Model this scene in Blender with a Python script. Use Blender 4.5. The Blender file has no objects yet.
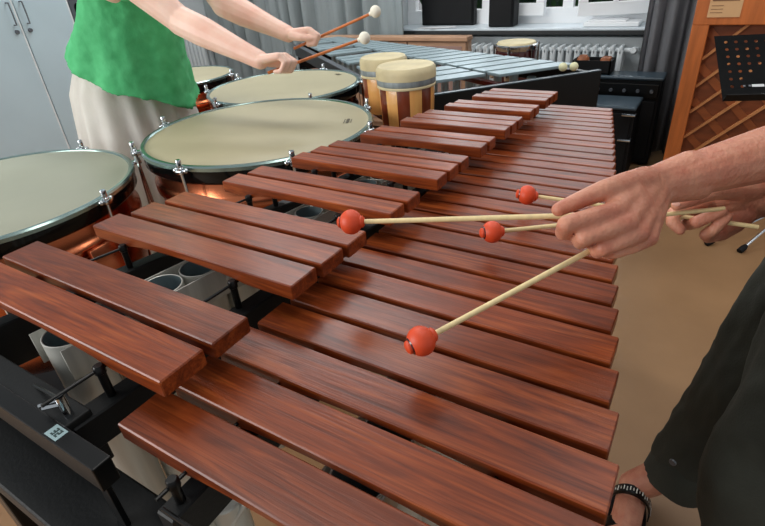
import bpy, bmesh, math, random
import numpy as np
from mathutils import Vector, Matrix, noise
PI = math.pi
random.seed(4)
SC = bpy.context.scene
COL = SC.collection

# ------------------------------------------------------------------ camera
CAM = Vector((-0.0303, -0.1587, 1.2699))
F = 513.38
RT = Vector((0.85208, 0.51826, -0.07328))     # camera right
DN = Vector((0.21370, -0.47227, -0.85516))    # camera down
FW = Vector((-0.47780, 0.71300, -0.51316))    # camera forward
cd = bpy.data.cameras.new('camera')
cam = bpy.data.objects.new('camera', cd); COL.objects.link(cam)
cd.sensor_width = 36; cd.lens = 36 * F / 765; cd.clip_start = 0.02; cd.clip_end = 100
cam.matrix_world = Matrix(((RT.x, -DN.x, -FW.x, CAM.x), (RT.y, -DN.y, -FW.y, CAM.y), (RT.z, -DN.z, -FW.z, CAM.z), (0, 0, 0, 1)))
SC.camera = cam
cd.dof.use_dof = False

def ray(x, y): return RT * ((x - 382.5) / F) + DN * ((y - 263) / F) + FW
def at(x, y, d): return CAM + ray(x, y) * d          # point of the room seen at x,y and d metres deep
def on_z(x, y, z):
    v = ray(x, y); return CAM + v * ((z - CAM.z) / v.z)
def on_y(x, y, Y):
    v = ray(x, y); return CAM + v * ((Y - CAM.y) / v.y)

# ------------------------------------------------------------------ materials
def srgb(r, g, b):
    f = lambda c: (c / 255 / 12.92) if c / 255 <= .04045 else ((c / 255 + .055) / 1.055) ** 2.4
    return (f(r), f(g), f(b), 1)

def mat(name, col, rough=.5, metal=0., spec=.5, coat=0., var=.12, scale=(8, 8, 8), bump=0., bscale=60, col2=None, sss=0., sheen=0., coatr=.1):
    m = bpy.data.materials.new(name); m.use_nodes = True
    nt = m.node_tree; b = nt.nodes['Principled BSDF']; L = nt.links
    b.inputs['Roughness'].default_value = rough; b.inputs['Metallic'].default_value = metal
    b.inputs['Specular IOR Level'].default_value = spec
    b.inputs['Coat Weight'].default_value = coat; b.inputs['Coat Roughness'].default_value = coatr
    if sss:
        b.inputs['Subsurface Weight'].default_value = sss; b.inputs['Subsurface Radius'].default_value = (1, .35, .2)
        b.inputs['Subsurface Scale'].default_value = .008
    if sheen: b.inputs['Sheen Weight'].default_value = sheen
    tc = nt.nodes.new('ShaderNodeTexCoord'); mp = nt.nodes.new('ShaderNodeMapping'); mp.inputs['Scale'].default_value = scale
    L.new(tc.outputs['Object'], mp.inputs['Vector'])
    n = nt.nodes.new('ShaderNodeTexNoise'); n.inputs['Scale'].default_value = 1; n.inputs['Detail'].default_value = 4
    L.new(mp.outputs[0], n.inputs['Vector'])
    r = nt.nodes.new('ShaderNodeValToRGB')
    c = srgb(*col); d = srgb(*col2) if col2 else tuple(min(1, x * (1 - var * 1.6)) for x in c[:3]) + (1,)
    c1 = c if col2 else tuple(min(1, x * (1 + var)) for x in c[:3]) + (1,)
    r.color_ramp.elements[0].position = .3; r.color_ramp.elements[0].color = d
    r.color_ramp.elements[1].position = .7; r.color_ramp.elements[1].color = c1
    L.new(n.outputs['Fac'], r.inputs['Fac']); L.new(r.outputs[0], b.inputs['Base Color'])
    if bump:
        n2 = nt.nodes.new('ShaderNodeTexNoise'); n2.inputs['Scale'].default_value = bscale; n2.inputs['Detail'].default_value = 5
        L.new(tc.outputs['Object'], n2.inputs['Vector'])
        bp = nt.nodes.new('ShaderNodeBump'); bp.inputs['Strength'].default_value = bump; bp.inputs['Distance'].default_value = .004
        L.new(n2.outputs['Fac'], bp.inputs['Height']); L.new(bp.outputs[0], b.inputs['Normal'])
    return m

def rosewood():
    m = bpy.data.materials.new('rosewood'); m.use_nodes = True
    nt = m.node_tree; b = nt.nodes['Principled BSDF']; L = nt.links; N = nt.nodes.new
    tc = N('ShaderNodeTexCoord'); oi = N('ShaderNodeObjectInfo')
    mul = N('ShaderNodeMath'); mul.operation = 'MULTIPLY'; mul.inputs[1].default_value = 37.0
    L.new(oi.outputs['Random'], mul.inputs[0])
    add = N('ShaderNodeVectorMath'); add.operation = 'ADD'
    L.new(tc.outputs['Object'], add.inputs[0]); L.new(mul.outputs[0], add.inputs[1])
    def tex(sc, det, dist, ramp):
        mp = N('ShaderNodeMapping'); mp.inputs['Scale'].default_value = sc
        L.new(add.outputs[0], mp.inputs['Vector'])
        n = N('ShaderNodeTexNoise'); n.inputs['Scale'].default_value = 1; n.inputs['Detail'].default_value = det; n.inputs['Distortion'].default_value = dist
        L.new(mp.outputs[0], n.inputs['Vector'])
        r = N('ShaderNodeValToRGB')
        for i, (p, c) in enumerate(ramp):
            e = r.color_ramp.elements[i] if i < 2 else r.color_ramp.elements.new(p)
            e.position = p; e.color = c
        L.new(n.outputs['Fac'], r.inputs['Fac']); return r
    g1 = tex((3.6, 36, 36), 6, 2.6, [(.28, srgb(98, 43, 20)), (.70, srgb(160, 80, 36)), (.5, srgb(134, 60, 26))])
    g2 = tex((11, 330, 330), 4, .5, [(.38, (.42, .36, .34, 1)), (.56, (1, 1, 1, 1))])
    g3 = tex((1.5, 14, 14), 3, 2.5, [(.35, (.72, .66, .64, 1)), (.6, (1.0, 1.0, 1.0, 1))])
    mx = N('ShaderNodeMix'); mx.data_type = 'RGBA'; mx.blend_type = 'MULTIPLY'; mx.inputs['Factor'].default_value = .5
    L.new(g1.outputs[0], mx.inputs['A']); L.new(g2.outputs[0], mx.inputs['B'])
    mx2 = N('ShaderNodeMix'); mx2.data_type = 'RGBA'; mx2.blend_type = 'MULTIPLY'; mx2.inputs['Factor'].default_value = .38
    L.new(mx.outputs['Result'], mx2.inputs['A']); L.new(g3.outputs[0], mx2.inputs['B'])
    hs = N('ShaderNodeHueSaturation'); mr = N('ShaderNodeMapRange')
    mr.inputs['To Min'].default_value = .82; mr.inputs['To Max'].default_value = 1.18
    L.new(oi.outputs['Random'], mr.inputs['Value']); L.new(mr.outputs[0], hs.inputs['Value'])
    L.new(mx2.outputs['Result'], hs.inputs['Color']); L.new(hs.outputs[0], b.inputs['Base Color'])
    b.inputs['Roughness'].default_value = .30; b.inputs['Specular IOR Level'].default_value = .34; b.inputs['Coat Weight'].default_value = .06; b.inputs['Coat Roughness'].default_value = .2
    bp = N('ShaderNodeBump'); bp.inputs['Strength'].default_value = .08; bp.inputs['Distance'].default_value = .002
    L.new(g2.outputs[0], bp.inputs['Height']); L.new(bp.outputs[0], b.inputs['Normal'])
    return m

def striped(name, ca, cb, count, phase=0.):
    # staves of a drum shell: stripes set by the angle round the object's own axis
    m = bpy.data.materials.new(name); m.use_nodes = True
    nt = m.node_tree; b = nt.nodes['Principled BSDF']; L = nt.links; N = nt.nodes.new
    tc = N('ShaderNodeTexCoord'); sp = N('ShaderNodeSeparateXYZ'); L.new(tc.outputs['Object'], sp.inputs[0])
    a = N('ShaderNodeMath'); a.operation = 'ARCTAN2'; L.new(sp.outputs['Y'], a.inputs[0]); L.new(sp.outputs['X'], a.inputs[1])
    s = N('ShaderNodeMath'); s.operation = 'MULTIPLY_ADD'; s.inputs[1].default_value = count / (2 * PI); s.inputs[2].default_value = phase + 50
    L.new(a.outputs[0], s.inputs[0])
    f = N('ShaderNodeMath'); f.operation = 'FRACT'; L.new(s.outputs[0], f.inputs[0])
    g = N('ShaderNodeMath'); g.operation = 'GREATER_THAN'; g.inputs[1].default_value = .5; L.new(f.outputs[0], g.inputs[0])
    n = N('ShaderNodeTexNoise'); mp = N('ShaderNodeMapping'); mp.inputs['Scale'].default_value = (60, 60, 6); L.new(tc.outputs['Object'], mp.inputs[0]); L.new(mp.outputs[0], n.inputs['Vector']); n.inputs['Scale'].default_value = 1
    mx = N('ShaderNodeMix'); mx.data_type = 'RGBA'; mx.inputs['A'].default_value = srgb(*ca); mx.inputs['B'].default_value = srgb(*cb); L.new(g.outputs[0], mx.inputs['Factor'])
    m2 = N('ShaderNodeMix'); m2.data_type = 'RGBA'; m2.blend_type = 'OVERLAY'; m2.inputs['Factor'].default_value = .35
    L.new(mx.outputs['Result'], m2.inputs['A']); L.new(n.outputs['Fac'], m2.inputs['B']); L.new(m2.outputs['Result'], b.inputs['Base Color'])
    b.inputs['Roughness'].default_value = .3; b.inputs['Coat Weight'].default_value = .3
    return m

def dotted(name, base, n=50.):
    return mat(name, base, .5)

M = dict(
    rose=rosewood(),
    black=mat('black_lacquer', (10, 11, 12), .30, spec=.3, var=.1),
    blackmat=mat('matt_black', (14, 15, 17), .6, spec=.25, var=.15),
    blackrail=mat('black_rail_paint', (20, 22, 23), .5, spec=.3, var=.12, bump=.1, bscale=200),
    chrome=mat('chrome', (205, 210, 215), .12, 1., var=.04),
    alu=mat('brushed_aluminium', (212, 212, 204), .42, .35, var=.1, scale=(4, 60, 4)),
    aluin=mat('dark_tube_inside', (136, 154, 158), .5, .3, var=.1),
    vibe=mat('satin_aluminium_bar', (160, 178, 184), .38, .5, var=.05, scale=(3, 3, 3)),
    copper=mat('polished_copper', (208, 122, 84), .24, 1., var=.12, scale=(3, 3, 9), bump=.05, bscale=14),
    hoop=mat('steel_hoop', (150, 172, 168), .22, .9, var=.06),
    collar=mat('dark_collar', (24, 26, 26), .12, .6, var=.1),
    head=mat('drumhead_skin', (172, 164, 134), .5, var=.05, scale=(3, 3, 3), bump=.03, bscale=40),
    headg=mat('drumhead_skin_grey', (164, 166, 148), .5, var=.05, scale=(3, 3, 3), bump=.03, bscale=40),
    ink=mat('dark_ink', (88, 82, 66), .6),
    bongohead=mat('rawhide_head', (214, 200, 160), .55, var=.1, scale=(14, 14, 14), bump=.1, bscale=80),
    band=mat('greyblue_band', (150, 160, 165), .5, .3, var=.2, scale=(50, 50, 10)),
    stave=striped('striped_staves', (226, 168, 98), (112, 48, 26), 7, .072),
    stave2=striped('striped_staves_small', (224, 164, 94), (128, 60, 30), 4, .217),
    redlac=mat('dark_red_lacquer', (70, 16, 14), .18, coat=.6, var=.1),
    ball=mat('red_rubber', (222, 76, 36), .48, var=.06, scale=(60, 60, 60), bump=.1, bscale=300),
    birch=mat('pale_birch_shaft', (236, 212, 158), .45, var=.06, scale=(120, 120, 12)),
    brownshaft=mat('orange_brown_shaft', (196, 112, 56), .4, var=.12, scale=(60, 60, 60)),
    white=mat('white_felt', (236, 232, 216), .8, var=.03, bump=.2, bscale=200),
    cream=mat('cream_felt', (226, 224, 184), .85, var=.05, bump=.2, bscale=200),
    skinm=mat('skin_tanned', (212, 150, 122), .48, sss=.10, var=.1, scale=(34, 34, 34), bump=.45, bscale=170, col2=(192, 118, 94)),
    skinw=mat('skin_fair', (240, 208, 190), .5, sss=.12, var=.06, scale=(12, 12, 12), bump=.1, bscale=120, col2=(228, 178, 158)),
    nail=mat('fingernail', (222, 168, 150), .3, var=.03),
    olive=mat('dark_olive_cloth', (58, 60, 52), .85, var=.14, scale=(10, 10, 10), bump=.25, bscale=240),
    tee=mat('grey_cotton', (110, 112, 116), .85, var=.05, bump=.2, bscale=200),
    green=mat('green_crinkled_cotton', (84, 188, 124), .8, var=.1, scale=(26, 26, 26), bump=.6, bscale=38, col2=(66, 170, 106)),
    skirt=mat('cream_linen', (252, 250, 244), .85, var=.05, scale=(14, 14, 3), bump=.2, bscale=90),
    hairb=mat('brown_hair', (70, 48, 32), .6, var=.2, scale=(80, 80, 8), bump=.3),
    hair2=mat('dark_hair', (50, 42, 36), .6, var=.2, scale=(80, 80, 8), bump=.3),
    eye=mat('eye_white', (235, 235, 230), .2), lip=mat('lips', (180, 96, 88), .5),
    floor=mat('brown_linoleum', (158, 122, 86), .42, var=.06, scale=(5, 5, 5), bump=.06, bscale=160, col2=(146, 112, 78)),
    wall=mat('pale_grey_plaster', (196, 202, 204), .8, var=.03, bump=.08),
    sill=mat('grey_stone_sill', (206, 216, 222), .3, var=.06),
    sille=mat('dark_sill_edge', (36, 40, 42), .5),
    frame=mat('white_window_paint', (236, 238, 240), .35, var=.02),
    rad=mat('white_radiator_enamel', (206, 212, 214), .35, var=.03),
    curtain=mat('grey_curtain_cloth', (178, 188, 190), .85, var=.06, scale=(20, 20, 2), bump=.15, bscale=200),
    curtain2=mat('dark_grey_curtain', (150, 150, 154), .85, var=.06, scale=(20, 20, 2), bump=.15, bscale=200),
    locker=mat('pale_blue_laminate', (186, 206, 214), .42, var=.03, scale=(3, 3, 3)),
    seam=mat('white_edging', (224, 230, 232), .4),
    steel=mat('grey_steel', (110, 114, 120), .4, .6, var=.08),
    oak=mat('oak_frame_wood', (178, 140, 112), .5, var=.14, scale=(6, 6, 40)),
    pink=mat('pinkish_panel', (158, 128, 118), .6, var=.06),
    piano=mat('orange_spruce_frame', (190, 104, 48), .45, var=.14, scale=(40, 40, 4)),
    pianob=mat('soundboard_spruce', (128, 66, 32), .5, var=.16, scale=(8, 8, 30)),
    strip=mat('amber_strip_wood', (150, 80, 38), .5, var=.14, scale=(8, 8, 30)),
    rib=mat('pale_rib_wood', (202, 136, 84), .5, var=.1, scale=(20, 20, 20)),
    label=mat('tan_paper_label', (208, 164, 118), .7, var=.04),
    pink2=mat('brown_ink', (120, 84, 56), .7),
    toy=mat('rusty_brown_wood', (150, 88, 52), .6, var=.3, scale=(30, 30, 30)),
    amp=mat('black_vinyl', (14, 16, 19), .5, spec=.25, var=.12, bump=.2, bscale=300),
    amptop=mat('blue_black_top', (62, 76, 86), .3, var=.1),
    paper=mat('white_paper', (226, 228, 230), .7),
    leaf=mat('garden_foliage', (70, 110, 60), .8, var=.5, scale=(9, 9, 9), col2=(30, 60, 34)),
    lightlabel=mat('pale_blue_label', (150, 176, 180), .5, var=.05),
    bluedk=mat('teal_dark', (40, 62, 62), .5),
)
g = bpy.data.materials.new('window_glass'); g.use_nodes = True
gb = g.node_tree.nodes['Principled BSDF']; gb.inputs['Transmission Weight'].default_value = 1; gb.inputs['Roughness'].default_value = 0; gb.inputs['IOR'].default_value = 1.05
M['glass'] = g

# ------------------------------------------------------------------ mesh helpers
def B(): return bmesh.new()

def link(name, bm, m, parent=None, smooth=True, origin=None, ang=40):
    """one mesh object; vertices are in world space, moved so that the origin is local"""
    me = bpy.data.meshes.new(name)
    if origin is None and parent is None and bm.verts:
        xs = [v.co for v in bm.verts]
        origin = Vector(((min(v.x for v in xs) + max(v.x for v in xs)) / 2, (min(v.y for v in xs) + max(v.y for v in xs)) / 2, min(v.z for v in xs)))
    if origin is None:
        s = Vector((0, 0, 0))
        for v in bm.verts: s += v.co
        origin = s / max(1, len(bm.verts))
    origin = Vector(origin)
    for v in bm.verts: v.co -= origin
    bmesh.ops.recalc_face_normals(bm, faces=bm.faces)
    for f in bm.faces: f.smooth = smooth
    if smooth:
        for e in bm.edges:
            if len(e.link_faces) == 2 and e.calc_face_angle(0) > math.radians(ang): e.smooth = False
    bm.to_mesh(me); bm.free()
    mats = m if isinstance(m, (list, tuple)) else [m]
    for k in mats: me.materials.append(k if not isinstance(k, str) else M[k])
    o = bpy.data.objects.new(name, me); COL.objects.link(o)
    if parent:
        o.parent = parent; o.location = origin - world_loc(parent)
    else: o.location = origin
    return o

def world_loc(o):
    l = Vector(o.location)
    p = o.parent
    while p: l += Vector(p.location); p = p.parent
    return l

def empty(name, loc):
    o = bpy.data.objects.new(name, None); COL.objects.link(o); o.location = loc; o.empty_display_size = .05
    return o

def tag(o, label=None, cat=None, group=None, kind=None):
    if label: o['label'] = label
    if cat: o['category'] = cat
    if group: o['group'] = group
    if kind: o['kind'] = kind
    return o

def struct(name, bm, m, smooth=False):
    return tag(link(name, bm, m, smooth=smooth), kind='structure')

def box(bm, a, b, bev=0., mi=0):
    a = Vector(a); b = Vector(b)
    lo = Vector((min(a[i], b[i]) for i in range(3))); hi = Vector((max(a[i], b[i]) for i in range(3)))
    vs = [bm.verts.new((x, y, z)) for x in (lo.x, hi.x) for y in (lo.y, hi.y) for z in (lo.z, hi.z)]
    fs = [(0, 1, 3, 2), (4, 6, 7, 5), (0, 4, 5, 1), (2, 3, 7, 6), (0, 2, 6, 4), (1, 5, 7, 3)]
    F_ = [bm.faces.new([vs[i] for i in f]) for f in fs]
    for f in F_: f.material_index = mi
    if bev:
        es = list({e for f in F_ for e in f.edges})
        bmesh.ops.bevel(bm, geom=es, offset=bev, segments=2, affect='EDGES', profile=.5)
    return vs

def obox(bm, c, u, v, w, bev=0., mi=0):
    """oriented box: centre, three half-axis vectors"""
    c, u, v, w = map(Vector, (c, u, v, w))
    vs = [bm.verts.new(c + u * i + v * j + w * k) for i in (-1, 1) for j in (-1, 1) for k in (-1, 1)]
    fs = [(0, 1, 3, 2), (4, 6, 7, 5), (0, 4, 5, 1), (2, 3, 7, 6), (0, 2, 6, 4), (1, 5, 7, 3)]
    F_ = [bm.faces.new([vs[i] for i in f]) for f in fs]
    for f in F_: f.material_index = mi
    if bev:
        es = list({e for f in F_ for e in f.edges})
        bmesh.ops.bevel(bm, geom=es, offset=bev, segments=2, affect='EDGES', profile=.5)

def frame_of(d):
    d = d.normalized(); a = Vector((0, 0, 1)) if abs(d.z) < .9 else Vector((1, 0, 0))
    u = d.cross(a).normalized(); return u, d.cross(u).normalized()

def tube(bm, pts, r, n=10, cap=True, mi=0):
    pts = [Vector(p) for p in pts]; rs = r if isinstance(r, (list, tuple)) else [r] * len(pts)
    rings = []
    u0 = None
    for i, p in enumerate(pts):
        d = (pts[min(i + 1, len(pts) - 1)] - pts[max(i - 1, 0)])
        if d.length < 1e-9: d = Vector((0, 0, 1))
        u, v = frame_of(d)
        if u0 is not None:
            u = (u0 - d.normalized() * u0.dot(d.normalized())).normalized(); v = d.normalized().cross(u)
        u0 = u
        rings.append([bm.verts.new(p + (u * math.cos(2 * PI * k / n) + v * math.sin(2 * PI * k / n)) * rs[i]) for k in range(n)])
    for a, b in zip(rings, rings[1:]):
        for k in range(n):
            f = bm.faces.new((a[k], a[(k + 1) % n], b[(k + 1) % n], b[k])); f.material_index = mi
    if cap:
        for q in (rings[0][::-1], rings[-1]):
            f = bm.faces.new(q); f.material_index = mi
    return rings

def lathe(bm, c, prof, n=48, axis=None, mi=0, close=False):
    """prof: list of (r, h) along axis from c"""
    c = Vector(c); ax = Vector(axis or (0, 0, 1)).normalized(); u, v = frame_of(ax)
    if axis is None: u, v = Vector((1, 0, 0)), Vector((0, 1, 0))
    rings = []
    for r, h in prof:
        if r < 1e-6: rings.append([bm.verts.new(c + ax * h)])
        else: rings.append([bm.verts.new(c + ax * h + (u * math.cos(2 * PI * k / n) + v * math.sin(2 * PI * k / n)) * r) for k in range(n)])
    if close: rings.append(rings[0])
    for a, b in zip(rings, rings[1:]):
        for k in range(n):
            k2 = (k + 1) % n
            if len(a) == 1 and len(b) == 1: continue
            if len(a) == 1: f = bm.faces.new((a[0], b[k], b[k2]))
            elif len(b) == 1: f = bm.faces.new((a[k], a[k2], b[0]))
            else: f = bm.faces.new((a[k], a[k2], b[k2], b[k]))
            f.material_index = mi

def sphere(bm, c, r, s=(1, 1, 1), n=24, mi=0):
    q = bmesh.ops.create_uvsphere(bm, u_segments=n, v_segments=n // 2 + 2, radius=r)
    for v in q['verts']: v.co = Vector((v.co.x * s[0], v.co.y * s[1], v.co.z * s[2])) + Vector(c)
    return q['verts']

def cone(bm, p0, p1, r0, r1, n=14):
    """tapered capsule as a closed convex-ish solid"""
    p0 = Vector(p0); p1 = Vector(p1); d = p1 - p0
    if d.length < 1e-6: d = Vector((0, 0, 1e-5))
    ax = d.normalized(); u, v = frame_of(ax); L = d.length
    prof = []
    for i in range(0, 5): a = -PI / 2 + PI / 2 * i / 4; prof.append((r0 * math.cos(a), r0 * math.sin(a)))
    for i in range(0, 5): a = PI / 2 * i / 4; prof.append((r1 * math.cos(a), L + r1 * math.sin(a)))
    rings = []
    for r, h in prof:
        if r < 1e-6: rings.append([bm.verts.new(p0 + ax * h)])
        else: rings.append([bm.verts.new(p0 + ax * h + (u * math.cos(2 * PI * k / n) + v * math.sin(2 * PI * k / n)) * r) for k in range(n)])
    for a, b in zip(rings, rings[1:]):
        for k in range(n):
            k2 = (k + 1) % n
            if len(a) == 1: bm.faces.new((a[0], b[k2], b[k]))
            elif len(b) == 1: bm.faces.new((a[k], a[k2], b[0]))
            else: bm.faces.new((a[k], a[k2], b[k2], b[k]))

def chain(bm, pts):
    """pts: list of (Vector, radius)"""
    for (a, ra), (b, rb) in zip(pts, pts[1:]): cone(bm, a, b, ra, rb)

def fuse(bm, voxel, it=6, fac=.5):
    """union of the solids as one continuous surface"""
    bmesh.ops.recalc_face_normals(bm, faces=bm.faces)
    me = bpy.data.meshes.new('tmp'); bm.to_mesh(me); bm.free()
    o = bpy.data.objects.new('tmp', me); COL.objects.link(o)
    r = o.modifiers.new('r', 'REMESH'); r.mode = 'VOXEL'; r.voxel_size = voxel; r.adaptivity = 0
    s = o.modifiers.new('s', 'SMOOTH'); s.iterations = it; s.factor = fac
    dg = bpy.context.evaluated_depsgraph_get(); ev = o.evaluated_get(dg)
    out = bpy.data.meshes.new_from_object(ev)
    bpy.data.objects.remove(o); bpy.data.meshes.remove(me)
    b = B(); b.from_mesh(out); bpy.data.meshes.remove(out)
    return b

def wrinkle(bm, amp, scale, off=0, sz=(1, 1, 1)):
    bm.normal_update()
    for v in bm.verts:
        p = Vector((v.co.x * sz[0], v.co.y * sz[1], v.co.z * sz[2])) * scale + Vector((off, off, off))
        v.co += v.normal * (noise.noise(p) * amp + noise.noise(p * 2.3) * amp * .4)

GLYPH = {'0': '111101101101111', '1': '010110010010111', '2': '111001111100111', '3': '111001111001111', '4': '101101111001001',
         '5': '111100111001111', '6': '111100111101111', '7': '111001010010010', '8': '111101111101111', '9': '111101111001111'}

# ================================================================== THE ROOM
YB = 3.70
b = B(); box(b, (-5.0, -2.6, -.06), (3.2, YB + .6, 0)); struct('floor', b, 'floor')
b = B()
WX0, WX1, WZ0, WZ1 = -2.30, -.40, .80, 2.3       # window opening
box(b, (-5.0, YB, 0), (3.2, YB + .1, .70)); box(b, (-5.0, YB + .02, .70), (WX0, YB + .3, 2.9)); box(b, (WX1, YB + .02, .70), (3.2, YB + .3, 2.9)); box(b, (WX0, YB + .02, WZ1), (WX1, YB + .3, 2.9))
box(b, (WX0, YB + .1, .0), (WX1, YB + .3, .70))
struct('wall_back', b, 'wall')
b = B(); box(b, (-5.1, -2.6, 0), (-5.0, YB + .3, 2.9)); struct('wall_left', b, 'wall')
b = B(); box(b, (WX0 - .03, YB - .05, .722), (WX1 + .03, YB + .3, .762), .004); o = struct('trim_1', b, 'sill')
b = B(); box(b, (WX0 - .03, YB - .055, .722), (WX1 + .03, YB - .045, .750), .003); struct('trim_2', b, 'sille')
# window
b = B()
yw = YB + .22
box(b, (WX0, yw - .01, WZ0 - .05), (WX1, yw + .07, WZ0 + .06)); box(b, (WX0, yw, WZ1 - .07), (WX1, yw + .06, WZ1))
for x in (WX0, -1.66, -1.06, WX1 - .06): box(b, (x, yw, WZ0), (x + .07, yw + .06, WZ1))
box(b, (WX0, yw, 1.75), (WX1, yw + .06, 1.81))
wf = struct('window_1', b, 'frame')
b = B(); box(b, (WX0 + .05, yw + .03, WZ0), (WX1 - .05, yw + .034, WZ1)); o = link('pane', b, 'glass', wf, smooth=False)
# open casements turned into the room
def casement(hx, w, ang, nm):
    bb = B(); u = Vector((math.cos(ang), math.sin(ang), 0)); h = Vector((hx, yw - .02, 0)); nn = Vector((-u.y, u.x, 0))
    def bar(a, c2, z0, z1): obox(bb, h + u * (a + c2) / 2 + Vector((0, 0, (z0 + z1) / 2)), u * (abs(c2 - a) / 2), nn * .022, Vector((0, 0, (z1 - z0) / 2)), .004)
    bar(0, w, WZ0 + .02, WZ0 + .10); bar(0, w, 1.67, 1.74); bar(0, .06, WZ0 + .1, 1.67); bar(w - .06, w, WZ0 + .1, 1.67); bar(w / 2 - .015, w / 2 + .015, WZ0 + .1, 1.67)
    f = link('window_casement', bb, 'frame', wf, smooth=False)
    bb = B(); obox(bb, h + u * w / 2 + Vector((0, 0, 1.28)), u * (w / 2 - .05), nn * .002, Vector((0, 0, .40))); link('pane', bb, 'glass', f, smooth=False)
casement(-.48, .46, PI + .30, 'c'); casement(-1.60, .44, -.12, 'c')
# beyond the window
b = B(); box(b, (-5.5, YB + .6, -.3), (3, 14, -.25)); struct('ground_outside', b, 'leaf')
b = B()
for i in range(46):
    x0 = -3.2 + i * .07
    tube(b, [(x0, 5.4, .0), (x0 + .9, 5.4, 1.5)], .004, 5); tube(b, [(x0 + .9, 5.41, 0), (x0, 5.41, 1.5)], .004, 5)
for z in (0.02, 1.5): tube(b, [(-3.2, 5.4, z), (.9, 5.4, z)], .016, 8)
tag(link('wire_fence', b, 'bluedk'), 'green diamond wire mesh fence seen through the window', 'fence')
b = B()
for i in range(60):
    sphere(b, (random.uniform(-3.3, .8), random.uniform(6.2, 7.0), random.uniform(-.1, 1.0)), random.uniform(.2, .4), n=8)
bmesh.ops.triangulate(b, faces=b.faces)
for v in b.verts: v.co += Vector((noise.noise(v.co * 6), noise.noise(v.co * 7 + Vector((3, 3, 3))), noise.noise(v.co * 5))) * .1
tag(link('hedge', b, 'leaf'), 'green hedge outside behind the wire mesh fence', 'hedge', kind='stuff')

# radiators
def radiator(x0, x1, y, z0, z1, label):
    t = empty('radiator', ((x0 + x1) / 2, y, z0))
    n = int((x1 - x0) / .052)
    for i in range(n):
        x = x0 + (i + .5) * (x1 - x0) / n
        bb = B(); w = .017
        for yy in (y - .04, y + .04): box(bb, (x - w, yy - .02, z0 + .02), (x + w, yy + .02, z1 - .02), .008)
        box(bb, (x - w * .7, y - .06, z1 - .05), (x + w * .7, y + .06, z1), .008); box(bb, (x - w * .7, y - .06, z0), (x + w * .7, y + .06, z0 + .05), .008)
        link('radiator_column', bb, 'rad', t)
    bb = B(); 
    for z in (z0 + .03, z1 - .03): tube(bb, [(x0, y, z), (x1 + .06, y, z)], .016, 10)
    tube(bb, [(x1 + .06, y, z1 - .03), (x1 + .06, y + .06, z1 - .03)], .014, 8)
    for xx in (x0 + .03, x1 - .03): tube(bb, [(xx, y, z0), (xx, y, 0)], .014, 8)
    link('pipe', bb, 'rad', t)
    bb = B(); lathe(bb, (x1 + .05, y - .02, z1 - .03), [(0, 0), (.02, 0), (.022, .04), (.016, .05), (0, .05)], 14, axis=(0, -1, .2)); link('valve', bb, 'rad', t)
    tag(t, label, 'radiator')
radiator(-1.62, -.56, YB - .075, .12, .665, 'white column radiator under the window sill with black speakers')
radiator(-4.96, -4.42, YB - .09, .12, .72, 'white column radiator behind the far left drum, beside the curtain')

# curtains
def curtain(x0, x1, y, z0, z1, m, label, folds, amp=.05, seed=0):
    bb = B(); n = folds * 12; rows = 8; rg = []
    rr = random.Random(seed); ph = [rr.uniform(-.5, .5) for _ in range(folds + 2)]
    for j in range(rows + 1):
        z = z0 + (z1 - z0) * j / rows; row = []
        for i in range(n + 1):
            t = i / n; a = t * folds * 2 * PI + ph[int(t * folds)] * .0 + math.sin(t * 9 + seed) * 1.2
            A = amp * (.7 + .5 * math.sin(t * 23 + seed)) * (1.1 - .25 * j / rows)
            yy = y + A * math.sin(a) + .006 * math.sin(a * 3 + j)
            row.append(bb.verts.new((x0 + (x1 - x0) * t + .012 * math.cos(a + j * .1), yy, z)))
        rg.append(row)
    for a, c2 in zip(rg, rg[1:]):
        for i in range(n): bb.faces.new((a[i], a[i + 1], c2[i + 1], c2[i]))
    ret = bmesh.ops.solidify(bb, geom=bb.faces[:], thickness=.004)
    t_ = link('curtain', bb, m, ang=80)
    tag(t_, label, 'curtain')
curtain(-4.30, -2.12, YB - .16, .03, 2.7, 'curtain', 'long pale grey curtain in deep folds left of the window', 15, .055, 2)
curtain(-.47, -.10, YB - .16, .03, 2.7, 'curtain2', 'dark grey curtain hanging right of the window', 4, .045, 5)

# black speaker cabinets on the sill
def speaker(x0, x1, y0, y1, z1, label):
    t = empty('loudspeaker', ((x0 + x1) / 2, (y0 + y1) / 2, .763))
    bb = B(); box(bb, (x0, y0 + .012, .763), (x1, y1, z1), .008); link('cabinet', bb, 'amp', t, smooth=False)
    bb = B(); box(bb, (x0 + .012, y0, .778), (x1 - .012, y0 + .014, z1 - .015), .004); link('grille', bb, 'blackmat', t, smooth=False)
    tag(t, label, 'speaker')
speaker(-2.13, -1.69, 3.82, 3.90, 1.18, 'wide black cabinet on the left end of the window sill')
speaker(-1.53, -1.345, 3.71, 3.84, 1.14, 'narrow upright black speaker on the window sill')
b = B(); 
for i in range(3): obox(b, (-1.98 + .05 * i, 3.69, .7645 + .0025 * i), Vector((.1, .01 * i, 0)), Vector((-.01 * i, .035, 0)), (0, 0, .001))
tag(link('paper_sheets', b, 'paper', smooth=False), 'loose white paper sheets on the sill before the wide black cabinet', 'paper')
b = B(); box(b, (-.86, 3.70, .763), (-.52, 3.84, .79), .006); box(b, (-.83, 3.71, .79), (-.60, 3.83, .80), .003)
tag(link('white_tray', b, 'frame', smooth=False), 'flat white tray on the right end of the window sill', 'tray')

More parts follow.
